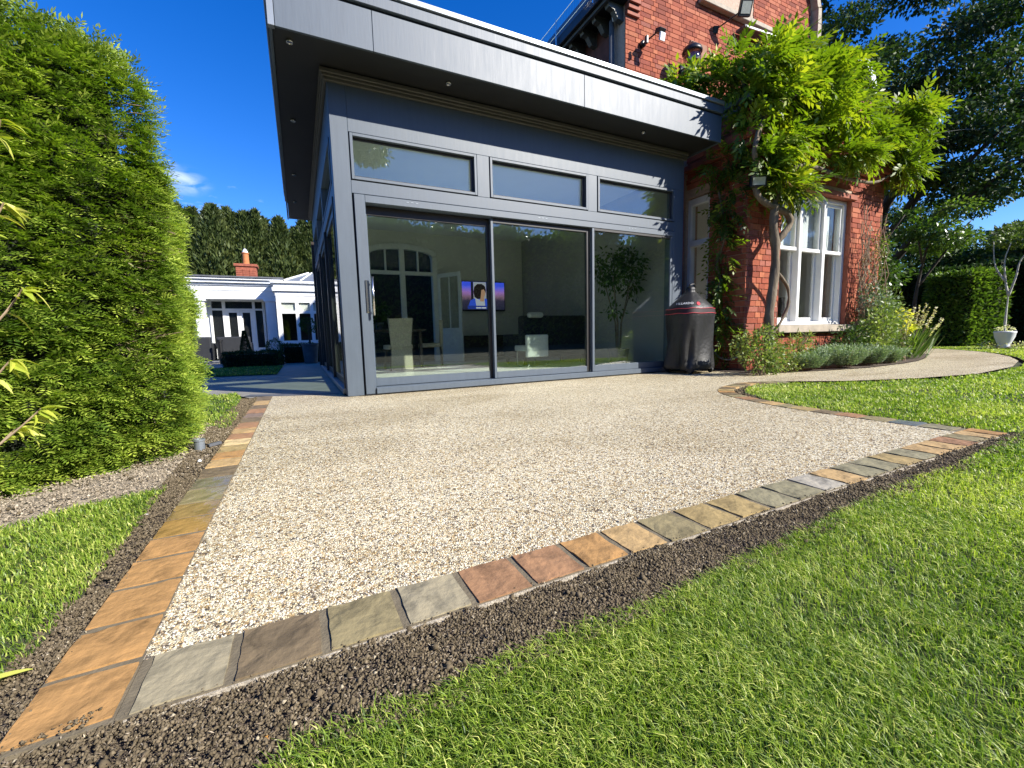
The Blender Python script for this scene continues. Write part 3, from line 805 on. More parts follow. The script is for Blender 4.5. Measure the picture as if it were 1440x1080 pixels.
# clerestory windows ----------------------------------------------------
for a, b in ((.175, 1.517), (1.683, 3.052), (3.213, 4.592)):
    f = MB(); z0, z1, t = 2.178, 2.617, .028
    f.box(a, a + t, -.010, .09, z0, z1).box(b - t, b, -.010, .09, z0, z1).box(a + t, b - t, -.010, .09, z0, z0 + t).box(a + t, b - t, -.010, .09, z1 - t, z1)
    w = f.build('clerestory_window', M['paint'], ext, bevel=.002)
    MB().box(a + t, b - t, .055, .075, z0 + t, z1 - t).build('pane', M['glass'], w)
    MB().box(a + t, b - t, .030, .054, z0 + t, z0 + t + .018).box(b - t - .03, b - t, .030, .054, z0 + t + .0185, z1 - t).box(a + t, b - t - .0305, .030, .054, z1 - t - .02, z1 - t).build('glazing_bead', M['dark_frame'], w)
# sliding door set --------------------------------------------------------
MB().box(.181, .285, -.022, .14, .012, 2.035).build('door_jamb', M['paint'], ext, bevel=.003)
MB().box(.2855, 4.555, -.021, .14, 1.962, 2.034).build('door_head', M['paint'], ext, bevel=.003)
MB().box(4.5555, 4.598, -.020, .14, .012, 2.034).build('door_jamb', M['paint'], ext, bevel=.003)
MB().box(.2855, 4.555, -.045, .15, .012, .075).build('sill', M['paint'], ext, bevel=.004)
MB().box(.17, 4.60, -.03, .16, .0005, .0115).build('sill_packer', M['black'], ext)


def door_panel(x0, x1, y, zb, zt, ls, rs, bt, tt, darkright):
    m = M['paint']
    root = MB().box(x0, x0 + ls, y, y + .05, zb, zt).box(x0 + ls + .0005, x1 - rs - .0005, y + .001, y + .05, zb, zb + bt).build('sliding_door', m, ext, bevel=.002)
    MB().box(x1 - rs, x1, y + .001, y + .05, zb, zt).build('stile', M['dark_frame'] if darkright else m, root, bevel=.002)
    MB().box(x0 + ls + .0005, x1 - rs - .0005, y + .001, y + .05, zt - tt, zt).build('top_rail', M['dark_frame'], root, bevel=.002)  # top rail coloured dark for the shade under the door head
    MB().box(x0 + ls, x1 - rs, y + .018, y + .036, zb + bt, zt - tt).build('pane', M['glass'], root)
    return root


d1 = door_panel(.29, 1.70, .085, .08, 1.955, .018, .045, .085, .085, True)
d2 = door_panel(1.685, 3.105, .028, .08, 1.957, .030, .052, .075, .05, True)
d3 = door_panel(3.11, 4.553, -.018, .078, 1.958, .034, .045, .085, .03, False)
MB().tube([(.302, -.075, .83), (.302, -.075, 1.22)], .011, 10).tube([(.302, -.075, .88), (.302, .02, .88)], .007, 8).tube([(.302, -.075, 1.17), (.302, .02, 1.17)], .007, 8).build('handle', M['steel'], ext, smooth=True)
MB().box(.235, .262, -.032, -.0225, .86, 1.19).build('lock_plate', M['steel'], ext, bevel=.003)
for cx in (.70, 2.30, 3.72):
    mb = MB()
    for k in range(3): mb.box(cx + k * .05, cx + k * .05 + .026, -.024, -.0215, 2.004, 2.010)
    mb.build('drain_cap', M['flash'], ext)
# left side, seen at a glancing angle ------------------------------------------
MB().box(.0005, .16, .166, 5.3, 2.625, ZS).build('side_wall', M['paint'], ext, bevel=.003)
MB().box(.001, .15, .166, 5.3, 2.04, 2.17).build('side_transom', M['paint'], ext, bevel=.003)
MB().box(-.03, .15, .166, 5.25, .012, .07).build('side_sill', M['flash'], ext, bevel=.003)
for a in (.1655, 1.75, 3.35, 4.95):
    MB().box(-.012, .13, a, a + .09 if a > .2 else a + .05, .071, 2.039).build('side_post', M['dark_frame'], ext, bevel=.003)
for a, b in ((.2155, 1.75), (1.84, 3.35), (3.44, 4.95)):
    f = MB(); y0, y1 = a, b
    f.box(.02, .07, y0, y0 + .05, .071, 2.039).box(.02, .07, y1 - .05, y1, .071, 2.039).box(.021, .07, y0 + .0505, y1 - .0505, .071, .15).box(.021, .07, y0 + .0505, y1 - .0505, 1.96, 2.039)
    w = f.build('side_door', M['dark_frame'], ext, bevel=.002)
    MB().box(.035, .053, y0 + .05, y1 - .05, .15, 1.96).build('pane', M['glass'], w)
    f = MB(); f.box(-.008, .07, y0 - .02, y0 + .03, 2.171, 2.6245).box(-.008, .07, y1 - .03, y1 + .02, 2.171, 2.6245).box(-.007, .07, y0 + .0305, y1 - .0305, 2.171, 2.2).box(-.007, .07, y0 + .0305, y1 - .0305, 2.595, 2.6245)
    w = f.build('side_window', M['paint'], ext, bevel=.002)
    MB().box(.035, .053, y0 + .03, y1 - .03, 2.2, 2.595).build('pane', M['glass'], w)
# inside of the room ------------------------------------------------------------
MB().box(.161, 4.70, .161, 4.95, -.02, .045).build('room_floor', M['floor_in'], ext)
MB().box(.161, 4.79, .161, 5.3, 2.90, 2.95).build('ceiling', M['wall_pale'], ext)
MB().box(4.70, 4.79, .161, 5.3, -.02, 2.8995).build('end_wall', mat_simple('shaded_wall_paint', (0.34, 0.335, 0.31), .8, .05, 2), ext)  # wall colour darkened to carry the shade at this end
AX, AW = 1.72, .73
bw = MB()
arch = [(AX + AW * math.cos(t), 2.44 + .15 * math.sin(t)) for t in np.linspace(0, math.pi, 13)]
bw.prism([(.02, .046), (AX - AW, .046)] + [(AX - AW, 2.40)] + list(reversed(arch))[1:-1] + [(AX + AW, 2.40), (AX + AW, .046), (4.6995, .046), (4.6995, 2.8995), (.02, 2.8995)], 4.95, 5.25, 'y')
bw.build('back_wall', M['wall_in'], ext)
MB().box(.0, 4.8, 6.6, 6.7, -.02, 2.9).box(.0, 4.8, 5.3, 6.6, -.02, .0).build('hall_wall', M['wood_dark'], ext)
aw = MB()
inn = [(AX + (AW - .06) * math.cos(t), 2.40 + .13 * math.sin(t)) for t in np.linspace(0, math.pi, 13)]
out = [(AX + (AW + .05) * math.cos(t), 2.44 + .20 * math.sin(t)) for t in np.linspace(0, math.pi, 13)]
for i in range(12):
    aw.prism([out[i], out[i + 1], inn[i + 1], inn[i]], 4.90, 5.0, 'y')
aw.box(AX - AW - .05, AX - AW + .06, 4.90, 5.0, .046, 2.39).box(AX + AW - .06, AX + AW + .05, 4.90, 5.0, .046, 2.39)
aw.box(AX - .055, AX + .055, 4.905, 4.99, .046, 2.57).box(AX - AW + .06, AX - .0555, 4.91, 4.985, 1.98, 2.06).box(AX + .0555, AX + AW - .06, 4.91, 4.985, 1.98, 2.06)
aw.box(AX - .37, AX - .335, 4.915, 4.98, 2.0605, 2.55).box(AX + .335, AX + .37, 4.915, 4.98, 2.0605, 2.55)
aw = aw.build('arched_window', M['white'], ext, bevel=.004)
MB().box(AX - AW + .06, AX + AW - .06, 4.945, 4.955, 2.06, 2.56).box(AX - AW + .06, AX - .056, 4.945, 4.955, .3, 1.98).build('pane', M['glass_old'], aw)

# white inner door standing open
hx, hy = AX + AW + .05, 4.90
idoor = thing('inner_door', 'white half glazed door standing open inside the room', 'door', (hx, hy, .045))
dv = Vector((.36, -.62, 0)).normalized(); nv = Vector((dv.y, -dv.x, 0))
def dbox(mb, a, b, z0, z1, t=.02):
    c = Vector((hx, hy, 0)) + dv * (a + b) / 2 + Vector((0, 0, (z0 + z1) / 2)); mb.obox(c, dv * (b - a) / 2, nv * t, Vector((0, 0, (z1 - z0) / 2)))
mb = MB()
dbox(mb, 0, .09, .05, 2.02); dbox(mb, .60, .69, .05, 2.02); dbox(mb, .0905, .5995, 1.93, 2.02); dbox(mb, .0905, .5995, .05, .80); dbox(mb, .33, .36, .8005, 1.9295, .015)
mb.build('door_leaf', M['white'], idoor, bevel=.003)
mb = MB(); dbox(mb, .09, .60, .80, 1.93, .004); mb.build('pane', M['glass_old'], idoor)
mb = MB(); c = Vector((hx, hy, .95)) + dv * .64; mb.tube([c - nv * .05, c - nv * .05 - dv * .1], .009, 8); mb.obox(c - nv * .022, dv * .018, nv * .003, Vector((0, 0, .06))); mb.build('handle', M['black'], idoor)

# television --------------------------------------------------------------------
def emit(name, col, s):
    m, n, l, b = nt(name); n.remove(b)
    e = n.new('ShaderNodeEmission'); e.inputs[0].default_value = (*col, 1); e.inputs[1].default_value = s
    l.new(e.outputs[0], n['Material Output'].inputs['Surface']); return m
def screen_mat():
    m, n, l, b = nt('screen_picture'); n.remove(b)
    tc = n.new('ShaderNodeTexCoord'); sp = n.new('ShaderNodeSeparateXYZ'); l.new(tc.outputs['Object'], sp.inputs[0])
    mr = n.new('ShaderNodeMapRange'); mr.inputs['From Min'].default_value = -.31; mr.inputs['From Max'].default_value = .31; l.new(sp.outputs['Z'], mr.inputs['Value'])
    no = n.new('ShaderNodeTexNoise'); no.inputs['Scale'].default_value = 9; l.new(tc.outputs['Object'], no.inputs['Vector'])
    ad = n.new('ShaderNodeMath'); ad.operation = 'MULTIPLY_ADD'; l.new(no.outputs['Fac'], ad.inputs[0]); ad.inputs[1].default_value = .16; l.new(mr.outputs[0], ad.inputs[2])
    r = ramp(n, [(0.0, (.010, .012, .03)), (.42, (.03, .025, .05)), (.56, (.16, .09, .14)), (.72, (.26, .12, .36)), (.9, (.10, .10, .60)), (1, (.04, .07, .60))])
    l.new(ad.outputs[0], r.inputs[0])
    e = n.new('ShaderNodeEmission'); e.inputs[1].default_value = TVS; l.new(r.outputs[0], e.inputs[0]); l.new(e.outputs[0], n['Material Output'].inputs['Surface'])
    return m
TVS = .75
tx0, tx1, tz0, tz1 = 2.98, 4.17, 1.20, 1.89
ty = 4.88
tv = thing('television', 'wall mounted television showing a presenter in a blue jacket', 'television', ((tx0 + tx1) / 2, ty, (tz0 + tz1) / 2))
tcx, tcz = (tx0 + tx1) / 2, (tz0 + tz1) / 2
MB().box(tx0, tx1, ty, 4.945, tz0, tz1).build('tv_body', M['black'], tv, bevel=.006)
scr = MB().box(tx0 + .012, tx1 - .012, ty - .004, ty - .001, tz0 + .03, tz1 - .012).build('screen', screen_mat(), tv)
def flat(name, polys, mat, y):
    mb = MB()
    for poly in polys: mb.prism([(tcx + u, tcz + w) for u, w in poly], y, y + .0006, 'y')
    return mb.build(name, mat, scr)
def ell(cx, cz, rx, rz, n=18): return [(cx + rx * math.cos(2 * math.pi * k / n), cz + rz * math.sin(2 * math.pi * k / n)) for k in range(n)]
flat('studio_panel', [[(-.22, -.2), (.10, -.2), (.10, .33), (-.22, .33)]], emit('tv_pale', (.30, .31, .36), TVS * .8), ty - .0052)
tvd = emit('tv_dark', (.01, .01, .02), TVS)
flat('studio_post', [[(-.285, -.2), (-.225, -.2), (-.225, .33), (-.285, .33)]], tvd, ty - .0052)
flat('studio_post', [[(.105, -.2), (.13, -.2), (.13, .33), (.105, .33)]], tvd, ty - .0052)
flat('jacket', [[(-.36, -.24), (-.31, -.10), (-.20, -.05), (-.05, -.06), (.09, -.05), (.18, -.10), (.22, -.24)]], emit('tv_blue', (.025, .06, .42), TVS), ty - .006)
flat('blouse', [[(-.16, -.24), (-.19, -.02), (-.08, -.08), (.05, -.02), (.07, -.24)]], emit('tv_white', (.36, .37, .44), TVS * .8), ty - .0068)
flat('face', [ell(.012, .085, .07, .105), [(-.06, .02), (.05, .02), (.04, -.12), (-.06, -.12)]], emit('tv_skin', (.42, .24, .16), TVS * .7), ty - .0076)
flat('hair', [[(-.20, -.02), (-.225, .10), (-.20, .22), (-.12, .285), (-.01, .29), (.07, .24), (.095, .15), (.085, .08), (.045, .165), (-.02, .15), (-.035, .04), (-.05, -.055), (-.13, -.065)]], emit('tv_hair', (.012, .009, .009), TVS), ty - .0084)
flat('caption_bar', [[(-.38, -.30), (.30, -.30), (.30, -.22), (-.38, -.22)]], emit('tv_bar', (.015, .03, .20), TVS), ty - .0092)
flat('caption_block', [[(-.17, -.285), (-.04, -.285), (-.04, -.255), (-.17, -.255)], [(-.03, -.285), (.09, -.285), (.09, -.255), (-.03, -.255)]], emit('tv_blk', (.5, .5, .55), TVS * .8), ty - .010)

# furniture inside -----------------------------------------------------------------
cab = thing('tv_cabinet', 'long low black cabinet under the television', 'cabinet', (3.6, 4.7, .045))
MB().box(2.75, 4.5, 4.45, 4.9, .12, .62).build('carcass', M['black'], cab, bevel=.004)
MB().box(2.77, 3.60, 4.43, 4.4495, .14, .60).build('cabinet_door', M['wood_dark'], cab, bevel=.003)
MB().box(3.61, 4.48, 4.43, 4.4495, .14, .60).build('cabinet_door', M['wood_dark'], cab, bevel=.003)
for a in (2.8, 4.4): MB().box(a, a + .05, 4.5, 4.85, .046, .12).build('leg', M['black'], cab)

sofa = thing('sofa', 'dark grey high backed sofa seen from behind through the glass', 'sofa', (3.9, 2.5, .045))
MB().box(3.20, 4.62, 2.16, 2.36, .18, .95).build('backrest', M['fabric_dark'], sofa, bevel=.05, seg=3)
MB().box(3.36, 4.46, 2.37, 3.0, .18, .45).build('seat', M['fabric_dark'], sofa, bevel=.04, seg=3)
for a in (3.20, 4.47): MB().box(a, a + .15, 2.37, 3.02, .18, .62).build('arm', M['fabric_dark'], sofa, bevel=.04, seg=3)
for a in (3.25, 4.52):
    for b in (2.2, 2.93): MB().box(a, a + .05, b, b + .05, .046, .18).build('leg', M['black'], sofa)
cush = tag(MB().box(3.3, 3.62, 1.99, 2.10, .70, .80).build('cushion', M['pale_leather'], None, bevel=.045, seg=3, loc=(3.46, 2.06, .75)), 'small pale bolster cushion on the dark sofa back', 'cushion')
cush.location.y += .10; cush.location.z += .205

lc_ = thing('lounge_chair', 'pale leather chair on a bent chrome leg inside the glass', 'chair', (3.2, 1.75, .045))
MB().box(3.00, 3.42, 1.62, 1.70, .22, .60).build('backrest', M['pale_leather'], lc_, bevel=.02, seg=2)
MB().box(3.00, 3.42, 1.71, 2.10, .32, .42).build('seat', M['pale_leather'], lc_, bevel=.02, seg=2)
for a in (3.03, 3.39):
    MB().tube([(a, 2.05, .33), (a, 2.05, .06), (a, 1.66, .06), (a, 1.62, .10)], .013, 8).build('leg', M['steel'], lc_, smooth=True)


def wicker_chair(loc, rz, label):
    t = thing('wicker_chair', label, 'chair', (0, 0, 0), 'wicker dining chairs in the glazed room')
    # back faces -Y; built at the origin
    mb = MB()
    mb.prism([(-.16, .40), (.16, .40), (.20, .88), (-.20, .88)], -.24, -.19, 'y')
    mb.build('backrest', M['wicker'], t, bevel=.012, seg=2)
    mb = MB().box(-.21, .21, -.189, .24, .36, .44); mb.build('seat', M['wicker'], t, bevel=.02, seg=2)
    mb = MB().prism([(-.19, .02), (.19, .02), (.17, .40), (-.17, .40)], -.23, -.19, 'y'); mb.build('skirt', M['wicker'], t, bevel=.008)
    for sx in (-1, 1):
        for y in (-.19, .19):
            MB().tube([(sx * .16, y, .37), (sx * .20, y * 1.15, 0)], [.022, .015], 8).build('leg', M['wood_dark'], t)
    t.location = loc; t.rotation_euler = (0, 0, rz)
    return t


wicker_chair((1.14, 2.95, .045), .05, 'nearest wicker dining chair with its back to the glass')
wicker_chair((1.95, 3.75, .045), 1.3, 'wicker dining chair at the far side of the table')
tb = thing('dining_table', 'dark dining table behind the wicker chair', 'table', (1.1, 3.6, .045))
MB().box(.45, 1.75, 3.3, 4.1, .72, .76).build('tabletop', M['wood_dark'], tb, bevel=.005)
for a in (.52, 1.63):
    for b in (3.36, 3.99): MB().box(a, a + .05, b, b + .05, .046, .7195).build('leg', M['wood_dark'], tb)


# ---------------------------------------------------------------- leaf helpers
def leafquads(c, ax, nrm, L, W, fold=.18):
    """diamond leaves: c (n,3) base, ax (n,3) axis, nrm (n,3) face normal, sizes (n,)"""
    ax = ax / np.maximum(np.linalg.norm(ax, axis=1, keepdims=True), 1e-9)
    sd = np.cross(ax, nrm); sd /= np.maximum(np.linalg.norm(sd, axis=1, keepdims=True), 1e-9)
    up = np.cross(sd, ax)
    L = L[:, None]; W = W[:, None]
    p0 = c; p1 = c + ax * L * .45 + sd * W * .5 + up * W * fold
    p2 = c + ax * L; p3 = c + ax * L * .45 - sd * W * .5 + up * W * fold
    V = np.stack([p0, p1, p2, p3], 1).reshape(-1, 3)
    F = np.arange(len(c) * 4).reshape(-1, 4)
    return V, F


def unit(n):
    v = rng.normal(size=(n, 3)); return v / np.linalg.norm(v, axis=1, keepdims=True)


def foliage(name, parent, mat, c, out, L, W, tint, droop=.0, updir=.5, fold=.18, spread=1.0):
    n = len(c)
    ax = out * .8 + unit(n) * .7 * spread; ax[:, 2] -= droop
    nr = unit(n) * .8 + np.array([0, 0, updir]) + out * .4
    V, F = leafquads(c, ax, nr, L, W, fold)
    return np_mesh(name, V, F, mat, parent, np.repeat(np.clip(tint, 0, 1), 4))


def blob_points(blobs, per, shell=.55):
    """points scattered in ellipsoids [(cx,cy,cz,rx,ry,rz)], denser to the outside; returns pos, outward, clump value"""
    P = []; O = []; T = []
    for b in blobs:
        c = np.array(b[:3]); r = np.array(b[3:6])
        n = int(per * r[0] * r[1] + per * r[1] * r[2] + per * r[0] * r[2])
        u = unit(n); rad = 1 - (1 - shell) * rng.random(n) ** 1.6
        # irregular surface
        rad *= 1 + .18 * np.sin(u[:, 0] * 7 + b[0] * 3) * np.cos(u[:, 2] * 6 + b[1] * 5) + rng.normal(0, .05, n)
        P.append(c + u * r * rad[:, None]); O.append(u)
        T.append(np.full(n, rng.normal(0, .12)))
    return np.concatenate(P), np.concatenate(O), np.concatenate(T)


fic = thing('indoor_fig_tree', 'tall indoor fig tree with pale stems behind the right hand door', 'tree', (4.25, .8, .045))
MB().lathe((4.25, .8, .046), [(.13, 0), (.17, .28), (.18, .29), (.155, .29), (.15, .25), (.0, .25)], 18).build('pot', M['pot'], fic, smooth=False)
tr = MB()
fb = []
for k in range(5):
    a = 2 * math.pi * k / 5; e = Vector((4.25 + .30 * math.cos(a), .8 + .25 * math.sin(a), 1.35 + .35 * random.random()))
    tr.tube([(4.25 + .03 * math.cos(a), .8 + .03 * math.sin(a), .28), (4.25 + .05 * math.cos(a), .8 + .05 * math.sin(a), .75), e], [.016, .013, .006], 6)
    fb.append((e.x, e.y, e.z, .22, .2, .28))
tr.build('trunk', M['bark'], fic)
fb += [(4.1, .75, .95, .16, .16, .12), (4.4, .8, 1.75, .25, .22, .22), (4.15, .8, 1.8, .2, .2, .18)]
c, o, t = blob_points(fb, 900, .2)
foliage('crown', fic, M['tree'], c, o, rng.uniform(.06, .10, len(c)), rng.uniform(.03, .045, len(c)), .55 + t + rng.normal(0, .15, len(c)), droop=.5)

tp = thing('table_plant', 'dark leafy house plant standing on the dining table', 'plant', (.95, 3.6, .765))
MB().lathe((.95, 3.6, .765), [(.06, 0), (.085, .13), (.07, .13), (.0, .11)], 14).build('pot', M['pot'], tp)
c, o, t = blob_points([(.95, 3.6, 1.08, .18, .18, .22)], 2600, .2)
foliage('foliage', tp, M['tree'], c, o, rng.uniform(.06, .10, len(c)), rng.uniform(.025, .04, len(c)), .5 + rng.normal(0, .2, len(c)), droop=.3)

# ================================================================== BRICK HOUSE
# the house was measured with small modern bricks in mind; its courses are 82 mm, so it is larger and stands further off
XF = (1.096, np.array([.039, .448, -.056]))
house = thing('brick_house', 'red brick Victorian house with a bay window and curved gable', 'house', (6.5, 0, 0))
BX0, BX1, BY = 4.80, 8.10, -1.0
WX0, WX1, WZ0, WZ1 = 5.50, 7.20, .64, 2.48         # bay window opening
# bay front wall core (mortar) round the opening
mb = MB()
mb.box(BX0 + .012, WX0, BY + .012, BY + .30, 0, 3.35).box(WX1, BX1 - .012, BY + .012, BY + .30, 0, 3.35)
mb.box(WX0, WX1, BY + .012, BY + .30, 0, .53).box(WX0, WX1, BY + .012, BY + .30, 2.50, 3.35)
bay = mb.build('bay_wall', M['mortar'], house)
mb = MB()
SY0, SY1 = -.43, -.02                               # side window
mb.box(BX0 + .012, BX0 + .25, BY + .3005, SY0, 0, 3.35).box(BX0 + .012, BX0 + .25, SY0, SY1, 0, .60).box(BX0 + .012, BX0 + .25, SY0, SY1, 2.50, 3.35).box(BX0 + .012, BX0 + .25, SY1, 1.34, 0, 3.35)
bayside = mb.build('bay_side_wall', M['mortar'], house)
MB().box(BX1 - .25, BX1 - .012, BY + .3005, 1.34, 0, 3.35).build('bay_side_wall', M['terracotta'], house)
MB().box(BX0, BX1, BY, 1.36, 3.3505, 3.42).box(BX0 - .06, BX1 + .06, BY - .06, 1.30, 3.4205, 3.50).build('bay_roof', M['lead'], house, bevel=.01)
upper = MB().box(4.862, 10.0, 1.362, 1.7, 3.0, 8.6).build('upper_wall', M['mortar'], house)
MB().box(4.8625, 5.1, 1.7005, 9.0, 2.5, 6.02).build('flank_wall', mat_simple('shade_darkened_brick', (0.115, 0.040, 0.028), .9, .3, 9, .3, 40), house)  # brick colour darkened to stand in for shade on the flank

bricks = []          # (parent, plane, u0, u1, z0, z1)


def lay(parent, plane, u0, u1, z0, z1, holes):
    z = z0; row = 0
    while z < z1 - .01:
        zt = min(z + .065, z1)
        u = u0 - (0 if row % 2 == 0 else .055); k = row % 2
        while u < u1:
            L = .215 if k % 2 == 0 else .1025
            spans = [(max(u, u0), min(u + L, u1))]
            for h0, h1, g0, g1 in holes:
                if zt > g0 and z < g1:
                    ns = []
                    for a, b in spans:
                        if b <= h0 or a >= h1: ns.append((a, b))
                        else:
                            if a < h0: ns.append((a, h0))
                            if b > h1: ns.append((h1, b))
                    spans = ns
            for a, b in spans:
                if b - a > .025: bricks.append((parent, plane, a, b, z, zt))
            u += L + .010; k += 1
        z += .075; row += 1


lay(bay, ('y', BY), BX0, BX1, .0, 3.34, [(WX0 - .001, WX1 + .001, .52, 2.56)])
lay(bayside, ('x', BX0), BY + .014, -.02, .0, 3.34, [(SY0 - .001, SY1 + .001, .59, 2.56)])
lay(upper, ('y', 1.35), 4.85, 9.98, 4.3, 8.0, [(6.9, 8.1, 6.62, 7.95), (6.35, 6.78, 5.58, 5.86)])


def brick_seen(b):
    (ax, c) = b[1]; u = (b[2] + b[3]) / 2; z = (b[4] + b[5]) / 2
    p = (np.array([u, c, z]) if ax == 'y' else np.array([c, u, z])) * XF[0] + XF[1]
    d = p - CAM; f = d @ np.array(FWD)
    x = 720 + 597.85 * (d @ np.array(RIGHT)) / f; y = 540 - 597.85 * (d @ np.array(UP)) / f
    hid = not (0 < y < 1080 and 0 < x < 1440)
    if ax == 'y' and c < 0: hid |= (y < 262) or (x > 1205 and y > 370) or y > 500
    if ax == 'x': hid |= y < 215 or y > 470
    if ax == 'y' and c > 0: hid |= (y > 30 + (x - 800) * .42 + 60) or (x > 1010 and y > 60) or (x > 960 and y > 118)
    return hid, np.linalg.norm(d) + (2.0 if ax == 'x' else 0)


scored = sorted([(brick_seen(b), i) for i, b in enumerate(bricks)], key=lambda t: (t[0][0], t[0][1]))
single = [i for (h, d), i in scored if not h]
# the 300 that show largest as objects of their own, from the near bay and the upper wall alike
near = [i for i in single if bricks[i][0] is not upper][:170]
up = [i for i in single if bricks[i][0] is upper][:300 - len(near)]
chosen = set(near + up)
BCOL = [(0.33, 0.092, 0.050), (0.39, 0.115, 0.060), (0.30, 0.080, 0.046), (0.35, 0.104, 0.058), (0.42, 0.142, 0.074), (0.25, 0.070, 0.046), (0.32, 0.112, 0.078)]
brick_mesh = {}


def brick_box(L, h, ax, cut):
    key = (round(L, 3), round(h, 3), ax)
    if key in brick_mesh: return brick_mesh[key]
    mb = MB(); t = .02
    if ax == 'y': mb.box(-L / 2, L / 2, 0, t, -h / 2, h / 2)
    else: mb.box(0, t, -L / 2, L / 2, -h / 2, h / 2)
    me = bpy.data.meshes.new('brick'); me.from_pydata((np.array(mb.v) * XF[0]).tolist(), [], mb.f); me.materials.append(M['brick'])
    brick_mesh[key] = me
    return me


rest = {}
for i, (par, (ax, c), a, b, z0, z1) in enumerate(bricks):
    off = random.uniform(-.0022, .0022)
    if i in chosen:
        o = bpy.data.objects.new('brick', brick_box(b - a, z1 - z0, ax, 0)); link(o, par)
        u = (a + b) / 2; z = (z0 + z1) / 2
        pos = np.array([u, c + off, z]) if ax == 'y' else np.array([c + off, u, z])
        o.location = pos * XF[0] + XF[1] - WL[par]; WL[o] = WL[par]
        col = random.choice(BCOL); s = random.uniform(.85, 1.12)
        o.color = (col[0] * s, col[1] * s, col[2] * s, 1)
    else:
        mb, tints = rest.setdefault(par, (MB(), []))
        if ax == 'y': mb.box(a, b, c + off, c + .02 + off, z0, z1)
        else: mb.box(c + off, c + .02 + off, a, b, z0, z1)
        tints += [random.random()] * 8
for par, (mb, tints) in rest.items():
    o = np_mesh('brick', mb.v, mb.f, M['brick_far'], par, tint=tints); o['kind'] = 'stuff'

# brown board and moulded band over the bay window, band on the side
MB().box(WX0 - .08, WX1 + .08, BY - .03, BY + .10, 2.485, 2.56).build('lintel', M['terracotta'], house, bevel=.006)
MB().box(BX0 - .05, BX1 + .05, BY - .05, BY - .0005, 2.86, 2.95).box(BX0 - .09, BX1 + .09, BY - .09, BY - .0006, 2.951, 3.07).box(BX0 - .05, BX0 - .0005, BY, -.01, 2.86, 2.95).box(BX0 - .09, BX0 - .0006, BY, -.49, 2.951, 3.07).build('moulded_band', M['terracotta'], house, bevel=.012)

MB().box(WX0 - .002, WX0 + .004, BY + .004, BY + .2, .636, 2.484).box(WX1 - .004, WX1 + .002, BY + .004, BY + .2, .636, 2.484).build('window_reveal', M['terracotta'], house)
# bay window: stone sill, box frame, sashes
win = MB()
win.box(WX0, WX0 + .06, BY + .07, BY + .2, WZ0, WZ1).box(WX1 - .06, WX1, BY + .07, BY + .2, WZ0, WZ1).box(WX0 + .06, WX1 - .06, BY + .071, BY + .2, WZ1 - .06, WZ1).box(WX0 + .06, WX1 - .06, BY + .05, BY + .2, WZ0, WZ0 + .05)
mx = [WX0 + .06, 6.02, 6.09, 6.60, 6.67, WX1 - .06]
win.box(6.02, 6.09, BY + .06, BY + .2, WZ0 + .0505, WZ1 - .0605).box(6.60, 6.67, BY + .06, BY + .2, WZ0 + .0505, WZ1 - .0605)
win = win.build('bay_window', M['white'], house, bevel=.006)
ZM = 1.74
for a, b in ((mx[0], mx[1]), (mx[2], mx[3]), (mx[4], mx[5])):
    f = MB(); f.box(a, a + .035, BY + .10, BY + .14, ZM, WZ1 - .061).box(b - .035, b, BY + .10, BY + .14, ZM, WZ1 - .061).box(a + .035, b - .035, BY + .10, BY + .14, WZ1 - .10, WZ1 - .061).box(a, b, BY + .085, BY + .14, ZM - .05, ZM - .0005)
    sa = f.build('upper_sash', M['white'], win, bevel=.004)
    f = MB(); f.box(a, a + .04, BY + .145, BY + .185, WZ0 + .051, ZM - .051).box(b - .04, b, BY + .145, BY + .185, WZ0 + .051, ZM - .051).box(a + .04, b - .04, BY + .145, BY + .185, WZ0 + .051, WZ0 + .11)
    f.build('lower_sash', M['white'], win, bevel=.004)
    MB().box(a + .03, b - .03, BY + .118, BY + .123, ZM, WZ1 - .09).build('pane', M['glass_old'], win)
    MB().box(a + .03, b - .03, BY + .163, BY + .168, WZ0 + .10, ZM - .05).build('pane', M['glass_old'], win)
MB().box(WX0 - .10, WX1 + .30, BY - .09, BY + .22, .535, .635).build('window_sill', M['stone_dress'], house, bevel=.006)
MB().box(WX0 - .08, WX1 + .28, BY - .03, BY - .0005, .515, .5345).build('sill_drip', M['black'], house)
MB().box(WX0 + .07, WX1 - .07, BY + .21, BY + .215, 1.78, 2.42).build('pale_pane_backing', M['white_cool'], house)  # white sheet added behind the upper sashes so their panes look pale
# room behind the bay window
rb = MB()
rb.box(5.06, 7.84, .55, .6, .1, 2.8).box(5.06, 7.84, BY + .31, .549, .40, .44).box(5.06, 7.84, BY + .31, .549, 2.75, 2.8).box(7.80, 7.84, BY + .31, .549, .44, 2.75)
rb.build('bay_room', M['wall_pale'], house)
for a in (5.62, 6.30, 6.98):
    cu = MB(); pts = [(a + .20 * t + .0, BY + .36 + .03 * math.sin(t * 22)) for t in np.linspace(0, 1, 16)]
    cu.prism(pts + [(x, y + .008) for x, y in reversed(pts)], .66, 2.46, 'z'); cu.build('curtain', M['white_cool'], house, smooth=False)
MB().lathe((6.45, -.45, .70), [(.05, 0), (.09, .12), (.05, .30), (.06, .38), (.0, .38)], 14).box(6.05, 6.9, -.6, -.3, .66, .695).build('window_ornament', M['wood_dark'], house)

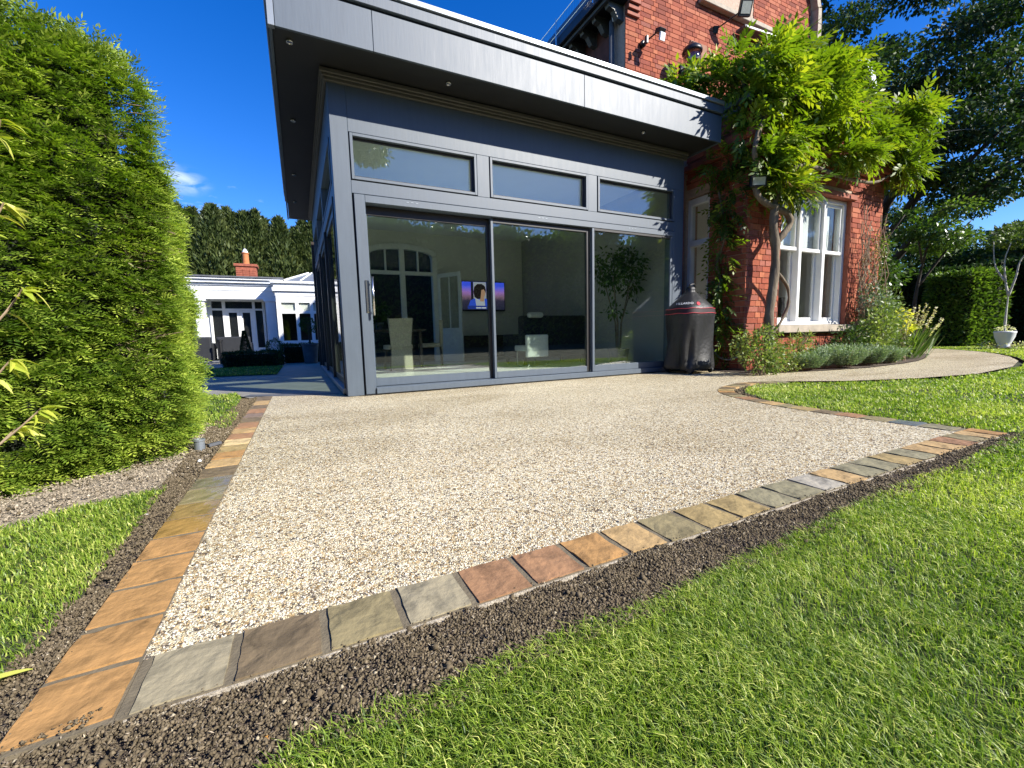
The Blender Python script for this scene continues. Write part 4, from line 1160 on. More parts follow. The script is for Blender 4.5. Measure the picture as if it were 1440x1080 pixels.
# side window in the shaded flank of the bay
f = MB(); X = BX0 + .05
f.box(X, X + .1, SY0, SY0 + .06, .60, 2.49).box(X, X + .1, SY1 - .05, SY1, .60, 2.49).box(X, X + .1, SY0 + .06, SY1 - .05, 2.40, 2.49).box(X - .01, X + .1, SY0 + .06, SY1 - .05, 1.82, 1.90).box(X, X + .1, SY0 + .06, SY1 - .05, .60, .68)
sw = f.build('side_window', M['white'], house, bevel=.005)
MB().box(X + .04, X + .046, SY0 + .06, SY1 - .05, 1.90, 2.40).box(X + .07, X + .076, SY0 + .06, SY1 - .05, .68, 1.82).build('pane', M['glass_old'], sw)

# upper wall dressings
MB().box(6.55, 9.3, 1.24, 1.3495, 6.53, 6.615).build('stone_string', M['stone_dress'], house, bevel=.008)
MB().box(6.35, 6.78, 1.32, 1.36, 5.58, 5.86).build('stone_block', M['brownstone'], house, bevel=.01)
f = MB(); f.box(6.9, 6.97, 1.40, 1.5, 6.617, 7.95).box(8.03, 8.1, 1.40, 1.5, 6.617, 7.95).box(6.9705, 8.0295, 1.40, 1.5, 6.617, 6.70).box(7.46, 7.54, 1.40, 1.5, 6.7005, 7.95)
uw = f.build('upper_window', M['white'], house, bevel=.005)
MB().box(6.97, 8.03, 1.44, 1.45, 6.70, 7.95).build('pane', M['glass_old'], uw)
MB().box(6.9, 8.1, 1.36, 1.40, 6.617, 7.95).build('window_reveal', M['wall_pale'], house) if False else None
MB().obox((8.35, 1.22, 6.36), (.80, 0, .055), (0, .10, 0), (-.003, 0, .022)).build('lead_flashing', M['lead'], house, bevel=.004)
MB().obox((8.35, 1.10, 6.33), (.80, 0, .055), (0, .012, 0), (-.002, 0, .016)).build('gutter_lip', M['white_cool'], house, bevel=.003)
# curved gable edge
pts = [(10.02, 4.2), (10.03, 6.6), (10.05, 7.1), (10.02, 7.4), (9.90, 7.68), (9.66, 7.95), (9.3, 8.15)]
arcc = MB()
for i in range(len(pts) - 1):
    a, b = Vector(pts[i]), Vector(pts[i + 1]); t = (b - a).normalized(); nrm = Vector((t.y, -t.x)) * .12
    arcc.prism([tuple(a), tuple(b), tuple(b + nrm), tuple(a + nrm)], 1.22, 1.72, 'y')
arcc.build('gable_coping', M['stone_dress'], house, bevel=.01)
# small arched parapet beyond the bay
mb = MB().box(8.12, 9.3, -.2, 1.3, 0, 4.75); mb.build('porch_wall', M['terracotta'], house)
cen = (8.72, 4.78); mb = MB()
for i in range(14):
    t0, t1 = math.pi * i / 14, math.pi * (i + 1) / 14
    q = [(cen[0] + r * math.cos(t), cen[1] + r * math.sin(t) * .98) for r, t in ((.42, t0), (.42, t1), (.56, t1), (.56, t0))]
    mb.prism(q, -.28, .15, 'y')
mb.build('arched_coping', M['white_cool'], house, bevel=.006)
mb = MB(); mb.prism([(cen[0] + .419 * math.cos(t), cen[1] + .41 * math.sin(t)) for t in np.linspace(0, math.pi, 14)], -.2, .1, 'y'); mb.build('parapet_face', M['brownstone'], house)
# eaves on the flank: soffit board, fascia gutter, brackets, rail
MB().box(4.40, 4.86, 1.30, 9.0, 6.04, 6.20).build('eaves', M['black'], house, bevel=.01)
MB().box(4.47, 4.52, 1.28, 9.0, 5.99, 6.0395).build('eaves_bead', M['cornice'], house)  # bead coloured dark, shade under the eaves put into its paint
for k in range(16):
    y = 1.42 + k * .355
    mb = MB(); mb.prism([(4.52, 6.035), (4.858, 6.035), (4.858, 5.80), (4.75, 5.82), (4.66, 5.93), (4.56, 5.95)], y, y + .09, 'y'); mb.build('bracket', M['cornice'], house, bevel=.006)  # brackets get the same dark paint in place of shade
MB().prism([(4.42, 6.205), (6.2, 8.5), (8.6, 8.5), (8.6, 6.205)], 1.75, 9.0, 'y').build('roof', M['slate'], house)
for j in range(4):
    MB().box(4.85 + .0, 5.12 - j * .02, 1.34 - .035 * (j + 1), 1.349, 5.86 + j * .075, 5.925 + j * .075).build('kneeler', M['terracotta'], house, bevel=.004)
mb = MB()
for y in np.arange(1.6, 8.5, 1.13): mb.tube([(4.36, y, 6.05), (4.36, y, 6.52)], .012, 6)
mb.tube([(4.36, 1.4, 6.46), (4.36, 9.0, 6.46)], .006, 5).tube([(4.36, 1.4, 6.22), (4.36, 9.0, 6.22)], .005, 5)
for y in np.arange(1.42, 9, .05): mb.tube([(4.36, y, 6.22), (4.36, y, 6.46)], .0022, 4)
mb.build('roof_rail', M['steel'], house)
MB().tube([(4.74, 1.62, 6.3), (4.74, 1.60, 6.12), (4.755, 1.545, 5.95), (4.76, 1.53, 5.86)], .035, 8).build('down_pipe', M['white_cool'], house, smooth=True)
MB().tube([(4.78, 1.62, 5.9), (4.78, 1.62, 2.9)], .045, 10).build('drain_pipe', M['lead'], house, smooth=True)

# lamps fixed to the walls ---------------------------------------------------------
def floodlight(name, label, base, face, up, size, arm):
    t = thing(name, label, 'flood light', tuple(base))
    face = Vector(face).normalized(); side = face.cross(Vector(up)).normalized(); u = side.cross(face).normalized()
    c = Vector(base) + Vector(arm)
    MB().obox(c, side * size[0] / 2, u * size[1] / 2, face * size[2] / 2).build('housing', M['black'], t, bevel=.008)
    MB().obox(c + face * (size[2] / 2 + .002), side * size[0] * .38, u * size[1] * .34, face * .002).build('lens', M['lamp_face'], t)
    MB().tube([Vector(base), Vector(base) + Vector(arm) * .6, c - face * size[2] / 2], .012, 6).build('bracket', M['black'], t)
    MB().obox(Vector(base), side * size[0] * .22, u * size[1] * .22, face * .02).build('mount', M['black'], t, bevel=.004)
    return t


floodlight('flood_light', 'black flood light on an arm under the upper window sill', (7.0, 1.33, 6.20), (-.35, -.8, -.35), (0, 0, 1), (.22, .26, .07), (.30, -.38, .22))
floodlight('flood_light', 'black flood light with pale lens on the shaded corner of the bay', (4.80, -.99, 2.37), (-.5, -.85, -.12), (0, 0, 1), (.19, .13, .05), (-.10, -.20, 0))
t = thing('security_light', 'small twin headed security light high on the brick wall', 'security light', (5.22, 1.35, 5.48))
MB().lathe((5.20, 1.35, 5.48), [(.055, 0), (.055, -.05), (.03, -.07)], 12, axis='y').build('mount', M['black'], t)
MB().tube([(5.20, 1.29, 5.48), (5.30, 1.10, 5.56)], .012, 6).tube([(5.2, 1.3, 5.47), (5.13, 1.18, 5.44)], .012, 6).build('arm', M['black'], t)
MB().obox((5.34, 1.06, 5.57), (.07, 0, 0), (0, .05, .02), (0, -.02, .03)).build('head', M['black'], t, bevel=.006)
MB().obox((5.11, 1.14, 5.42), (.02, 0, 0), (0, .03, 0), (0, 0, .06)).build('head', M['black'], t, bevel=.006)
MB().obox((5.35, 1.03, 5.47), (.055, 0, 0), (0, .018, .01), (0, -.012, .06)).build('lens', M['white'], t, bevel=.006)
t = thing('wall_lantern', 'large glass and metal lantern on the brick wall above the roof edge', 'wall lantern', (6.15, 1.35, 5.45))
MB().tube([(6.15, 1.34, 5.30), (6.13, 1.22, 5.28), (6.10, 1.14, 5.36), (6.08, 1.10, 5.50)], .014, 8).obox((6.15, 1.34, 5.30), (.05, 0, 0), (0, .01, 0), (0, 0, .09)).build('bracket', M['black'], t, smooth=True)
MB().lathe((6.08, 1.05, 5.40), [(.165, 0), (.17, .03), (.15, .08), (.09, .13), (.03, .15), (.02, .19), (.0, .20)], 18).build('hood', M['black'], t, smooth=True)
MB().lathe((6.08, 1.05, 5.14), [(.085, 0), (.12, .06), (.145, .14), (.15, .2595)], 18).build('lamp_shade', M['lampglass'], t, smooth=True)
MB().lathe((6.08, 1.05, 5.12), [(.03, 0), (.07, .01), (.085, .0195)], 14).build('finial', M['black'], t)
MB().lathe((6.08, 1.05, 5.20), [(.01, 0), (.04, .03), (.05, .09), (.03, .15)], 12).build('bulb', M['lamp_face'], t, smooth=True)

# wire across the garden, casting its thin shadow on the path
wire = tag(MB().tube([(9.2, -.2, 4.02), (10.7, -.30, 4.3), (12.6, -.42, 4.72), (15.6, -.6, 5.08), (22, -1.2, 5.9)], .007, 5).build('overhead_wire', M['steel']), 'thin pale wire stretched from the bay towards the big dark tree', 'wire')

# ================================================================== WISTERIA
wis = thing('wisteria', 'large wisteria with gnarled trunk trained over the brick bay', 'climbing plant', (4.98, -1.22, 0))
tr = MB()
def knob(pts, r0, r1, n=9):
    P = smooth_poly(pts, 4); P3 = P
    tr.tube(P3, [r0 + (r1 - r0) * i / (len(P3) - 1) * 1.0 + random.uniform(-.004, .004) for i in range(len(P3))], n, wob=.25)
knob([(5.0, -1.22, -.02), (4.98, -1.22, .16), (5.0, -1.22, .44), (4.96, -1.23, .8), (5.03, -1.22, 1.15), (5.05, -1.22, 1.42), (5.03, -1.22, 1.68), (4.98, -1.22, 1.9), (5.0, -1.22, 2.12)], .062, .048)
knob([(5.03, -1.20, 1.62), (5.14, -1.24, 1.76), (5.28, -1.25, 1.92), (5.20, -1.24, 2.04), (4.92, -1.22, 2.10), (4.74, -1.18, 2.2), (4.70, -1.14, 2.38), (4.77, -1.13, 2.56), (4.67, -1.15, 2.71), (4.71, -1.15, 2.9), (4.85, -1.12, 3.15)], .040, .028)
knob([(5.06, -1.2, 1.36), (5.24, -1.2, 1.24), (5.38, -1.2, 1.1), (5.39, -1.2, .88), (5.22, -1.2, .64), (5.06, -1.2, .5)], .020, .018, 7)
knob([(4.85, -1.12, 3.15), (5.3, -1.16, 3.45), (5.9, -1.12, 3.62), (6.7, -1.12, 3.5), (7.6, -1.15, 3.45)], .03, .015, 7)
knob([(5.0, -1.2, 2.1), (5.35, -1.2, 2.6), (5.9, -1.16, 2.72), (6.6, -1.16, 2.68), (7.4, -1.16, 2.72), (7.9, -1.16, 2.9)], .03, .014, 7)
knob([(4.85, -1.12, 3.15), (4.8, -.9, 3.6), (4.9, -.8, 3.95), (5.4, -.8, 4.1), (6.2, -.9, 4.2)], .026, .012, 7)
knob([(4.73, -.5, .0), (4.735, -.6, .9), (4.73, -.68, 1.25), (4.735, -.62, 1.5), (4.73, -.72, 1.75), (4.735, -.72, 2.0), (4.73, -.6, 2.5)], .018, .012, 7)
tr.build('trunk', M['bark'], wis, smooth=True)


def pinnate(blobs, per, rl, nl, ll, lw, seed_tint, sun_bias=.0, droop=.35):
    c, o, tc = blob_points(blobs, per, .45)
    n = len(c)
    ax = o * .75 + unit(n) * .55; ax[:, 2] -= droop; ax[:, 1] -= .25; ax[:, 0] += .30; ax /= np.linalg.norm(ax, axis=1, keepdims=True)
    nr = unit(n) * .45 + np.array([.25, -.45, .75]); nr /= np.linalg.norm(nr, axis=1, keepdims=True)
    sd = np.cross(ax, nr); sd /= np.linalg.norm(sd, axis=1, keepdims=True)
    up = np.cross(sd, ax)
    C = []; A = []; N = []; T = []
    R = rl * rng.uniform(.7, 1.25, n)
    tl = seed_tint + tc + rng.normal(0, .13, n)
    for k in range(nl):
        s = -1 if k % 2 else 1
        f = .18 + .80 * (k // 2) / max(1, (nl - 1) // 2)
        if k == nl - 1:
            f, s = 1.0, 0
        bend = -.35 * f * f
        C.append(c + ax * (R * f)[:, None] + up * (R * bend * .5)[:, None])
        a = ax * (.75 if s else 1) + sd * s * .75 + up * (bend - .15)[:, None] if isinstance(bend, np.ndarray) else ax * (.75 if s else 1) + sd * s * .75 + up * (bend - .15)
        A.append(a + unit(n) * .12); N.append(up + unit(n) * .25); T.append(tl + rng.normal(0, .05, n))
    C = np.concatenate(C); A = np.concatenate(A); N = np.concatenate(N); T = np.concatenate(T)
    m = len(C)
    V, F = leafquads(C, A, N, rng.uniform(.8, 1.2, m) * ll, rng.uniform(.85, 1.15, m) * lw, .12)
    return V, F, np.repeat(np.clip(T, 0, 1), 4)


WB = [(5.35, -1.0, 3.88, .50, .40, .22), (6.05, -.95, 4.08, .50, .45, .22), (6.75, -1.0, 3.82, .55, .45, .26), (8.1, -1.1, 3.78, .45, .35, .18), (8.55, -1.15, 3.88, .33, .25, .12),
      (7.75, -1.2, 3.38, .55, .35, .22), (8.05, -1.2, 2.98, .38, .28, .17), (6.7, -1.20, 2.97, .62, .26, .12), (5.6, -1.2, 3.02, .50, .32, .22), (5.6, -1.15, 3.5, .55, .42, .33),
      (4.95, -.95, 3.62, .40, .45, .28), (4.68, -.62, 3.84, .34, .42, .2), (4.4, -.25, 3.84, .24, .35, .09), (5.28, -1.22, 2.38, .28, .24, .24), (4.86, -1.05, 3.15, .20, .28, .34),
      (6.5, -1.0, 3.4, .5, .4, .26), (5.0, -1.2, 2.6, .22, .2, .22), (6.3, -.9, 3.75, .6, .4, .3)]
WS = []
for (x, y, z, rx, ry, rz) in WB:
    for q in range(6):
        u = Vector((random.gauss(0, 1), random.gauss(0, 1), random.gauss(0, 1))).normalized() * random.uniform(.35, .95)
        k_ = random.uniform(.30, .52)
        WS.append((x + u.x * rx, y + u.y * ry, z + u.z * rz, max(.12, rx * k_), max(.12, ry * k_), max(.05, rz * k_ * .8)))
V, F, T = pinnate(WS, 560, .25, 9, .105, .040, .47, droop=.12)
np_mesh('crown', V, F, M['wist'], wis, T)
V, F, T = pinnate([(4.72, -.72, 1.65, .05, .16, .6), (4.70, -.80, 2.3, .07, .18, .45), (4.72, -.66, .95, .05, .15, .45), (4.72, -.66, 2.75, .09, .28, .2), (4.72, -.74, .5, .06, .15, .3)], 760, .2, 9, .07, .028, .3)
np_mesh('side_growth', V, F, M['wist'], wis, T)

# twiggy climber right of the bay window
clm = thing('climbing_rose', 'dry twiggy climber on the brick beside the white bay window', 'climbing plant', (7.7, -1.1, 0))
tr = MB()
for k in range(26):
    x = random.uniform(7.35, 8.0); pts = [(x, -1.06, 0)]
    z = 0
    top = random.uniform(1.2, 2.3)
    while z < top:
        z += random.uniform(.15, .3); x = min(8.05, max(7.28, x + random.uniform(-.10, .10))); pts.append((x, -1.06 - random.uniform(.0, .12), z))
    tr.tube(pts, [.009 * (1 - .7 * i / len(pts)) + .0015 for i in range(len(pts))], 5)
tr.build('stem', M['twig'], clm)
c, o, t = blob_points([(7.65, -1.12, 1.0, .32, .12, 1.0), (7.75, -1.12, 1.7, .26, .10, .5)], 900, .1)
foliage('foliage', clm, M['dryleaf'], c, o, rng.uniform(.03, .055, len(c)), rng.uniform(.015, .028, len(c)), .5 + rng.normal(0, .25, len(c)), droop=.2)
c, o, t = blob_points([(7.65, -1.15, .75, .34, .14, .6), (7.85, -1.12, 1.9, .2, .1, .3)], 700, .1)
foliage('green_leaves', clm, M['shrub'], c, o, rng.uniform(.03, .05, len(c)), rng.uniform(.018, .028, len(c)), .5 + rng.normal(0, .25, len(c)))

XF = None
MB().box(4.785, 5.32, .47, .56, 0, 3.13).build('link_wall', M['terracotta'], house)
# ================================================================== COVERED BARBECUE
bc = np.array([4.575, -.335]); BHX, BHY = .295, .25
bbq = thing('covered_barbecue', 'black covered barbecue with red piping beside the glass doors', 'barbecue', (bc[0], bc[1], 0))
N = 72
M['band'] = mat_simple('dark_red_band', (0.022, 0.005, 0.006), .6, .1)
# (height, half-size factor, squareness, fold depth)
prof = [(.055, 1.00, .62, .8), (.09, 1.05, .62, 1.0), (.17, .99, .60, .9), (.28, .96, .60, .75), (.42, .97, .62, .55), (.56, 1.0, .64, .40), (.70, 1.04, .66, .25), (.79, 1.08, .68, .12), (.82, 1.10, .70, .05), (.90, 1.07, .74, .05),
        (.95, .94, .82, .10), (1.00, .78, .9, .16), (1.05, .60, 1.0, .2), (1.10, .40, 1.0, .2), (1.135, .26, 1.0, .2), (1.15, .24, 1.0, .15), (1.19, .25, 1.0, .15), (1.21, .18, 1.0, .1), (1.215, .0, 1, 0)]


def cover_pt(z, a, out=0.0):
    zs_ = [q[0] for q in prof]
    f = np.interp(z, zs_, [q[1] for q in prof]); e = np.interp(z, zs_, [q[2] for q in prof]); amp = np.interp(z, zs_, [q[3] for q in prof])
    ca, sa = math.cos(a), math.sin(a)
    x = abs(ca) ** e * math.copysign(1, ca); y = abs(sa) ** e * math.copysign(1, sa)
    w = 1 + amp * .13 * ((abs(math.sin(a * 4.5 + 2.0 - z * 2.6)) - .6) * 1.3 + math.sin(a * 7 + z * 5) * .4 + math.sin(a * 3 - z * 7 + 1) * .5)
    return (bc[0] + (BHX * f * w + out) * x, bc[1] + (BHY * f * w + out) * y, z + (.014 * math.sin(a * 4 + 1) if z < .12 else 0))


V = [cover_pt(q[0], 2 * math.pi * k / N) for q in prof for k in range(N)]
F = [(i * N + k, i * N + (k + 1) % N, (i + 1) * N + (k + 1) % N, (i + 1) * N + k) for i in range(len(prof) - 1) for k in range(N)]
cov = np_mesh('cover', V, F, M['cover'], bbq, smooth=True)
sd = cov.modifiers.new('sub', 'SUBSURF'); sd.levels = 1; sd.render_levels = 1
for z in (.832, .898):
    MB().tube([cover_pt(z + .004 * math.sin(k * .7), 2 * math.pi * k / N, .003) for k in range(N + 1)], .0045, 6).build('piping', M['red'], cov, smooth=True)
P = [cover_pt(z, 2 * math.pi * k / N, .0025) for z in (.837, .865, .893) for k in range(N)]
np_mesh('band', P, [(i * N + k, i * N + (k + 1) % N, (i + 1) * N + (k + 1) % N, (i + 1) * N + k) for i in range(2) for k in range(N)], M['band'], cov, smooth=True)
MB().tube([(bc[0] - .06, bc[1] - .03, 1.19), (bc[0] - .045, bc[1] - .03, 1.235), (bc[0] + .03, bc[1] - .03, 1.245), (bc[0] + .055, bc[1] - .03, 1.20)], .013, 8).build('handle', M['cover'], cov, smooth=True)
# printed lettering wrapped round the dome
tcu = bpy.data.curves.new('lettering', 'FONT'); tcu.body = 'VILLARDO'; tcu.size = 1.0; tcu.align_x = 'CENTER'; tcu.resolution_u = 2
tob = bpy.data.objects.new('lettering', tcu); COL.objects.link(tob)
bpy.context.view_layer.update()
tme = bpy.data.meshes.new_from_object(tob.evaluated_get(bpy.context.evaluated_depsgraph_get()))
bpy.data.objects.remove(tob)
a0 = math.atan2(CAM[1] - bc[1], CAM[0] - bc[0]) - .25
S = .052
lv = [cover_pt(.955 + v.co.y * S * .8, a0 + v.co.x * S / .235, .006) for v in tme.vertices]
np_mesh('lettering', lv, [tuple(p.vertices) for p in tme.polygons], M['print_white'], cov)
lg = [cover_pt(.962 + .026 * math.sin(2 * math.pi * k / 14), a0 + .80 + .10 * math.cos(2 * math.pi * k / 14), .006) for k in range(14)]
np_mesh('emblem', lg, [tuple(range(14))], M['red'], cov)
for sx, sy in ((-1, -1), (1, -1), (1, 1), (-1, 1)):
    x, y = bc[0] + sx * .21, bc[1] + sy * .19
    w = MB().lathe((x - .015, y, .042), [(.0, 0), (.040, .002), (.040, .028), (.0, .03)], 14, axis='x').build('wheel', M['black'], bbq)
    MB().tube([(x, y, .06), (x, y, .14)], .012, 6).build('caster_leg', M['steel'], w)
MB().box(bc[0] - .22, bc[0] + .22, bc[1] - .20, bc[1] + .20, .085, .11).build('base_shelf', M['steel'], bbq, bevel=.004)
MB().box(bc[0] - .20, bc[0] + .20, bc[1] - .18, bc[1] + .18, .111, .80).build('cart', M['black'], bbq)

# hose beside the bay corner
tag(MB().tube(smooth_poly([(5.20, -.15, .50), (5.19, -.29, .24), (5.19, -.47, .16), (5.20, -.65, .21), (5.26, -.80, .30), (5.40, -.86, .34)], 4), .013, 8).build('garden_hose', M['hose'], smooth=True), 'grey hose looped low against the shaded bay wall', 'hose')

# ================================================================== FLOWER BED
BED = [(5.09, .46), (5.04, -.2), (5.01, -.6), (5.14, -.94), (5.42, -1.14), (6.1, -1.31), (6.94, -1.44), (8.13, -1.39), (8.9, -1.29), (9.65, -1.10), (11.24, -.61), (12.4, .41), (12.4, 2.2), (8.9, 1.6), (8.9, -.62), (5.33, -.62), (5.33, .46)]
bed = struct(sheet('flower_bed', BED, 0.004, M['earth']))


def shrub(name, label, blobs, per, mat, L, W, base, tint=.5, nst=7, cat='shrub', droop=.1, group=None, fold=.18, stem='twig', part='foliage'):
    t = thing(name, label, cat, (base[0], base[1], 0), group)
    mb = MB()
    for k in range(nst):
        b = random.choice(blobs); e = (b[0] + random.uniform(-.6, .6) * b[3], b[1] + random.uniform(-.6, .6) * b[4], b[2] + random.uniform(-.2, .7) * b[5])
        s = (base[0] + random.uniform(-.05, .05), base[1] + random.uniform(-.05, .05), 0)
        m = ((s[0] * .6 + e[0] * .4), (s[1] * .6 + e[1] * .4), e[2] * .55)
        mb.tube([s, m, e], [.010, .007, .003], 5)
    mb.build('stem', M[stem], t)
    c, o, tc = blob_points(blobs, per, .25)
    k = c[:, 2] > .015
    c, o, tc = c[k], o[k], tc[k]
    foliage(part, t, mat, c, o, rng.uniform(.7, 1.25, len(c)) * L, rng.uniform(.8, 1.2, len(c)) * W, tint + tc * 1.3 + rng.normal(0, .17, len(c)), droop=droop, fold=fold)
    return t


shrub('rose_bush', 'bronze green leafy bush at the foot of the wisteria trunk', [(4.88, -1.16, .30, .26, .16, .26), (4.72, -1.05, .38, .16, .12, .18), (4.98, -1.2, .52, .20, .12, .12), (5.1, -1.22, .22, .2, .12, .2)], 4200, M['shrub'], .05, .026, (4.92, -1.15), .52)
shrub('spiraea', 'low bright green bush right of the wisteria trunk', [(5.4, -1.12, .18, .28, .12, .20), (5.62, -1.18, .14, .22, .12, .14), (5.25, -1.16, .34, .15, .1, .14)], 4600, M['shrub'], .035, .018, (5.4, -1.1), .66)
shrub('nandina', 'airy bamboo leaved shrub under the stone sill', [(5.82, -1.12, .40, .16, .10, .12), (5.98, -1.12, .30, .18, .1, .14), (5.75, -1.12, .24, .15, .1, .14), (6.0, -1.1, .46, .12, .08, .06)], 2600, M['shrub'], .075, .017, (5.86, -1.1), .55, droop=.0)
shrub('berberis', 'dark glossy shrub below the right end of the stone sill', [(7.0, -1.14, .35, .30, .16, .25), (7.25, -1.18, .48, .26, .14, .22), (6.75, -1.14, .24, .2, .12, .2)], 2600, M['tree'], .05, .026, (7.05, -1.12), .60)
shrub('mixed_shrub', 'bronze tinged shrub at the right hand corner of the bay', [(7.75, -1.2, .50, .35, .2, .34), (8.05, -1.15, .65, .30, .2, .34), (7.6, -1.22, .28, .25, .15, .22)], 2600, M['shrub'], .065, .028, (7.85, -1.15), .50)
shrub('variegated_shrub', 'grey green variegated shrub behind the yellow leaves', [(8.35, -1.0, .75, .35, .25, .42), (8.1, -.95, 1.0, .22, .2, .3)], 1900, M['lavender'], .06, .028, (8.3, -1.0), .65)
shrub('golden_shrub', 'feathery yellow green shrub beyond the bay corner', [(9.0, -.6, .95, .55, .35, .42), (9.4, -.55, .75, .4, .3, .4)], 2100, M['laurel'], .07, .016, (9.1, -.6), .68)
shrub('yellow_foliage', 'clump of acid yellow leaves in front of the tall shrubs', [(8.75, -1.12, .78, .13, .08, .07), (9.0, -1.08, .58, .16, .08, .08), (8.55, -1.1, .62, .08, .06, .05)], 2200, M['yellow_leaf'], .09, .04, (8.8, -1.1), .55)
shrub('ground_cover', 'low mixed foliage in front of the bronze shrub', [(8.2, -1.22, .2, .4, .12, .18), (8.6, -1.15, .3, .4, .14, .26), (8.0, -1.25, .12, .3, .08, .1)], 2600, M['shrub'], .05, .022, (8.3, -1.2), .48)


def lavender(x, y, w, h, label, bright=.5):
    t = thing('lavender_bush', label, 'lavender', (x, y, 0), 'low lavender bushes along the path edge')
    n = 900
    a = rng.uniform(0, 6.28, n); r = np.sqrt(rng.random(n)) * .35
    base = np.stack([x + np.cos(a) * r * w * .6, y + np.sin(a) * r * w * .3, np.full(n, .004)], 1)
    lean = np.stack([np.cos(a) * r * 2.0 * w, np.sin(a) * r * 1.1 * w, np.full(n, h)], 1) * rng.uniform(.45, 1.12, (n, 1))
    tips = base + lean
    # each shoot: a narrow stem and small leaves up it
    C = []; A = []; T = []
    tl = bright + rng.normal(0, .15, n)
    for k in range(7):
        f = .30 + .70 * k / 6
        C.append(base + lean * f); A.append(lean / np.linalg.norm(lean, axis=1, keepdims=True) * .8 + unit(n) * .55); T.append(tl + (f - .6) * .35)
    C = np.concatenate(C); A = np.concatenate(A); T = np.concatenate(T); m = len(C)
    V, F = leafquads(C, A, unit(m) + np.array([0, -.3, .6]), rng.uniform(.035, .055, m), rng.uniform(.009, .015, m), .1)
    np_mesh('foliage', V, F, M['lavender'], t, np.repeat(np.clip(T, 0, 1), 4))
    mb = MB()
    for k in range(14):
        i = random.randrange(n); mb.tube([tuple(base[i]), tuple(base[i] + lean[i] * .9)], .003, 4)
    mb.build('stem', M['twig'], t)


lavender(5.95, -1.20, .44, .23, 'leftmost lavender bush, in front of the airy nandina', .52)
lavender(6.68, -1.30, .60, .30, 'broad silvery lavender bush below the middle of the stone sill', .58)
lavender(7.40, -1.30, .46, .25, 'lavender bush in front of the dark glossy shrub', .46)
lavender(8.02, -1.27, .40, .20, 'small lavender bush nearest the flowering spikes', .55)
lavender(6.30, -1.20, .32, .27, 'bright green lavender bush between the two silvery ones', .72)

# sisyrinchium with cream flower spikes leaning over the path
sis = thing('yellow_eyed_grass', 'clump of sword leaves with tall cream flower spikes beside the path', 'flowering plant', (9.35, -1.0, 0))
n = 150
a = rng.uniform(0, 6.28, n); b = np.stack([9.35 + rng.normal(0, .16, n), -1.0 + rng.normal(0, .08, n), np.full(n, .004)], 1)
ax = np.stack([np.cos(a) * rng.uniform(.1, .8, n) + .15, np.sin(a) * .35 - .15, np.full(n, 1.0)], 1)
V, F = leafquads(b, ax, unit(n) + np.array([0, -1, .2]), rng.uniform(.35, .72, n), rng.uniform(.025, .04, n), .1)
np_mesh('leaves', V, F, M['laurel'], sis, np.repeat(np.clip(rng.normal(.55, .2, n), 0, 1), 4))
for (bx, tx, tz) in ((9.1, 8.98, .86), (9.15, 9.12, .90), (9.2, 9.28, .92), (9.35, 9.42, .97), (9.4, 9.52, .90), (9.5, 9.85, .92), (9.55, 10.05, .86), (9.55, 10.12, .72), (9.6, 10.2, .60), (9.0, 8.86, .74)):
    s0 = Vector((bx, -1.0, .05)); s1 = Vector((tx, -1.12 + random.uniform(-.05, .05), tz)); mid = s0.lerp(s1, .5) + Vector((0, 0, .06))
    st = MB().tube([s0, mid, s1], [.006, .005, .003], 5).build('flower_stem', M['twig'], sis)
    m = 46; f = rng.uniform(.52, 1.0, m)
    P = np.array([list(mid.lerp(s1, (q - .5) * 2)) for q in f])
    V, F = leafquads(P + unit(m) * .008, unit(m) * np.array([1, 1, .5]), unit(m) + np.array([0, -.4, .5]), np.full(m, .034), np.full(m, .026), .25)
    np_mesh('flower_spike', V, F, M['flower'], st, np.repeat(rng.random(m), 4))

# ================================================================== TALL YEW HEDGE (left)
hedge = thing('yew_hedge', 'tall clipped yew hedge in full sun left of the patio', 'hedge', (-1.3, -2.0, 0))
HP = [(-2.9, -3.45), (-1.53, -2.29), (-1.11, -1.92), (-1.04, -1.82), (-1.085, -1.55), (-1.13, -1.1), (-1.22, -.72), (-1.5, -.5), (-2.9, -.4)]
HZ = [1.85, 1.88, 1.92, 1.93, 1.58, 1.46, 1.40, 1.35, 1.35]
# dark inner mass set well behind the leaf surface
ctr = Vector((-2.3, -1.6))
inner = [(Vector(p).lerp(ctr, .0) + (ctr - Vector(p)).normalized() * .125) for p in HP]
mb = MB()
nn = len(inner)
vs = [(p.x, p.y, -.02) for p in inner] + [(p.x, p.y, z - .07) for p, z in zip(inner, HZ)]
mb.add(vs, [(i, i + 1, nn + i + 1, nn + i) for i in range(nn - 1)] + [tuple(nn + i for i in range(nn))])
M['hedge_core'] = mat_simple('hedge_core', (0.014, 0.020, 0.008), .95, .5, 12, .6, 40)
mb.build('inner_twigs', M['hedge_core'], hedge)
seg = [(Vector(HP[i + 1]) - Vector(HP[i])).length for i in range(len(HP) - 1)]
cum = np.concatenate([[0], np.cumsum(seg)])
def hedge_surface(n, smin=0, smax=None):
    s = rng.uniform(smin, smax if smax else cum[-1], n); i = np.clip(np.searchsorted(cum, s, side='right') - 1, 0, len(seg) - 1)
    t = (s - cum[i]) / np.array(seg)[i]
    A = np.array(HP); p = A[i] * (1 - t)[:, None] + A[i + 1] * t[:, None]
    # smoothed outward normal
    d = A[i + 1] - A[i]; nrm = np.stack([d[:, 1], -d[:, 0]], 1); nrm /= np.linalg.norm(nrm, axis=1, keepdims=True)
    ztop = np.array(HZ)[i] * (1 - t) + np.array(HZ)[i + 1] * t
    return s, p, nrm, ztop
NC = 2500
s, p, nrm, zt = hedge_surface(NC, .55, cum[6])
z = rng.random(NC) * zt
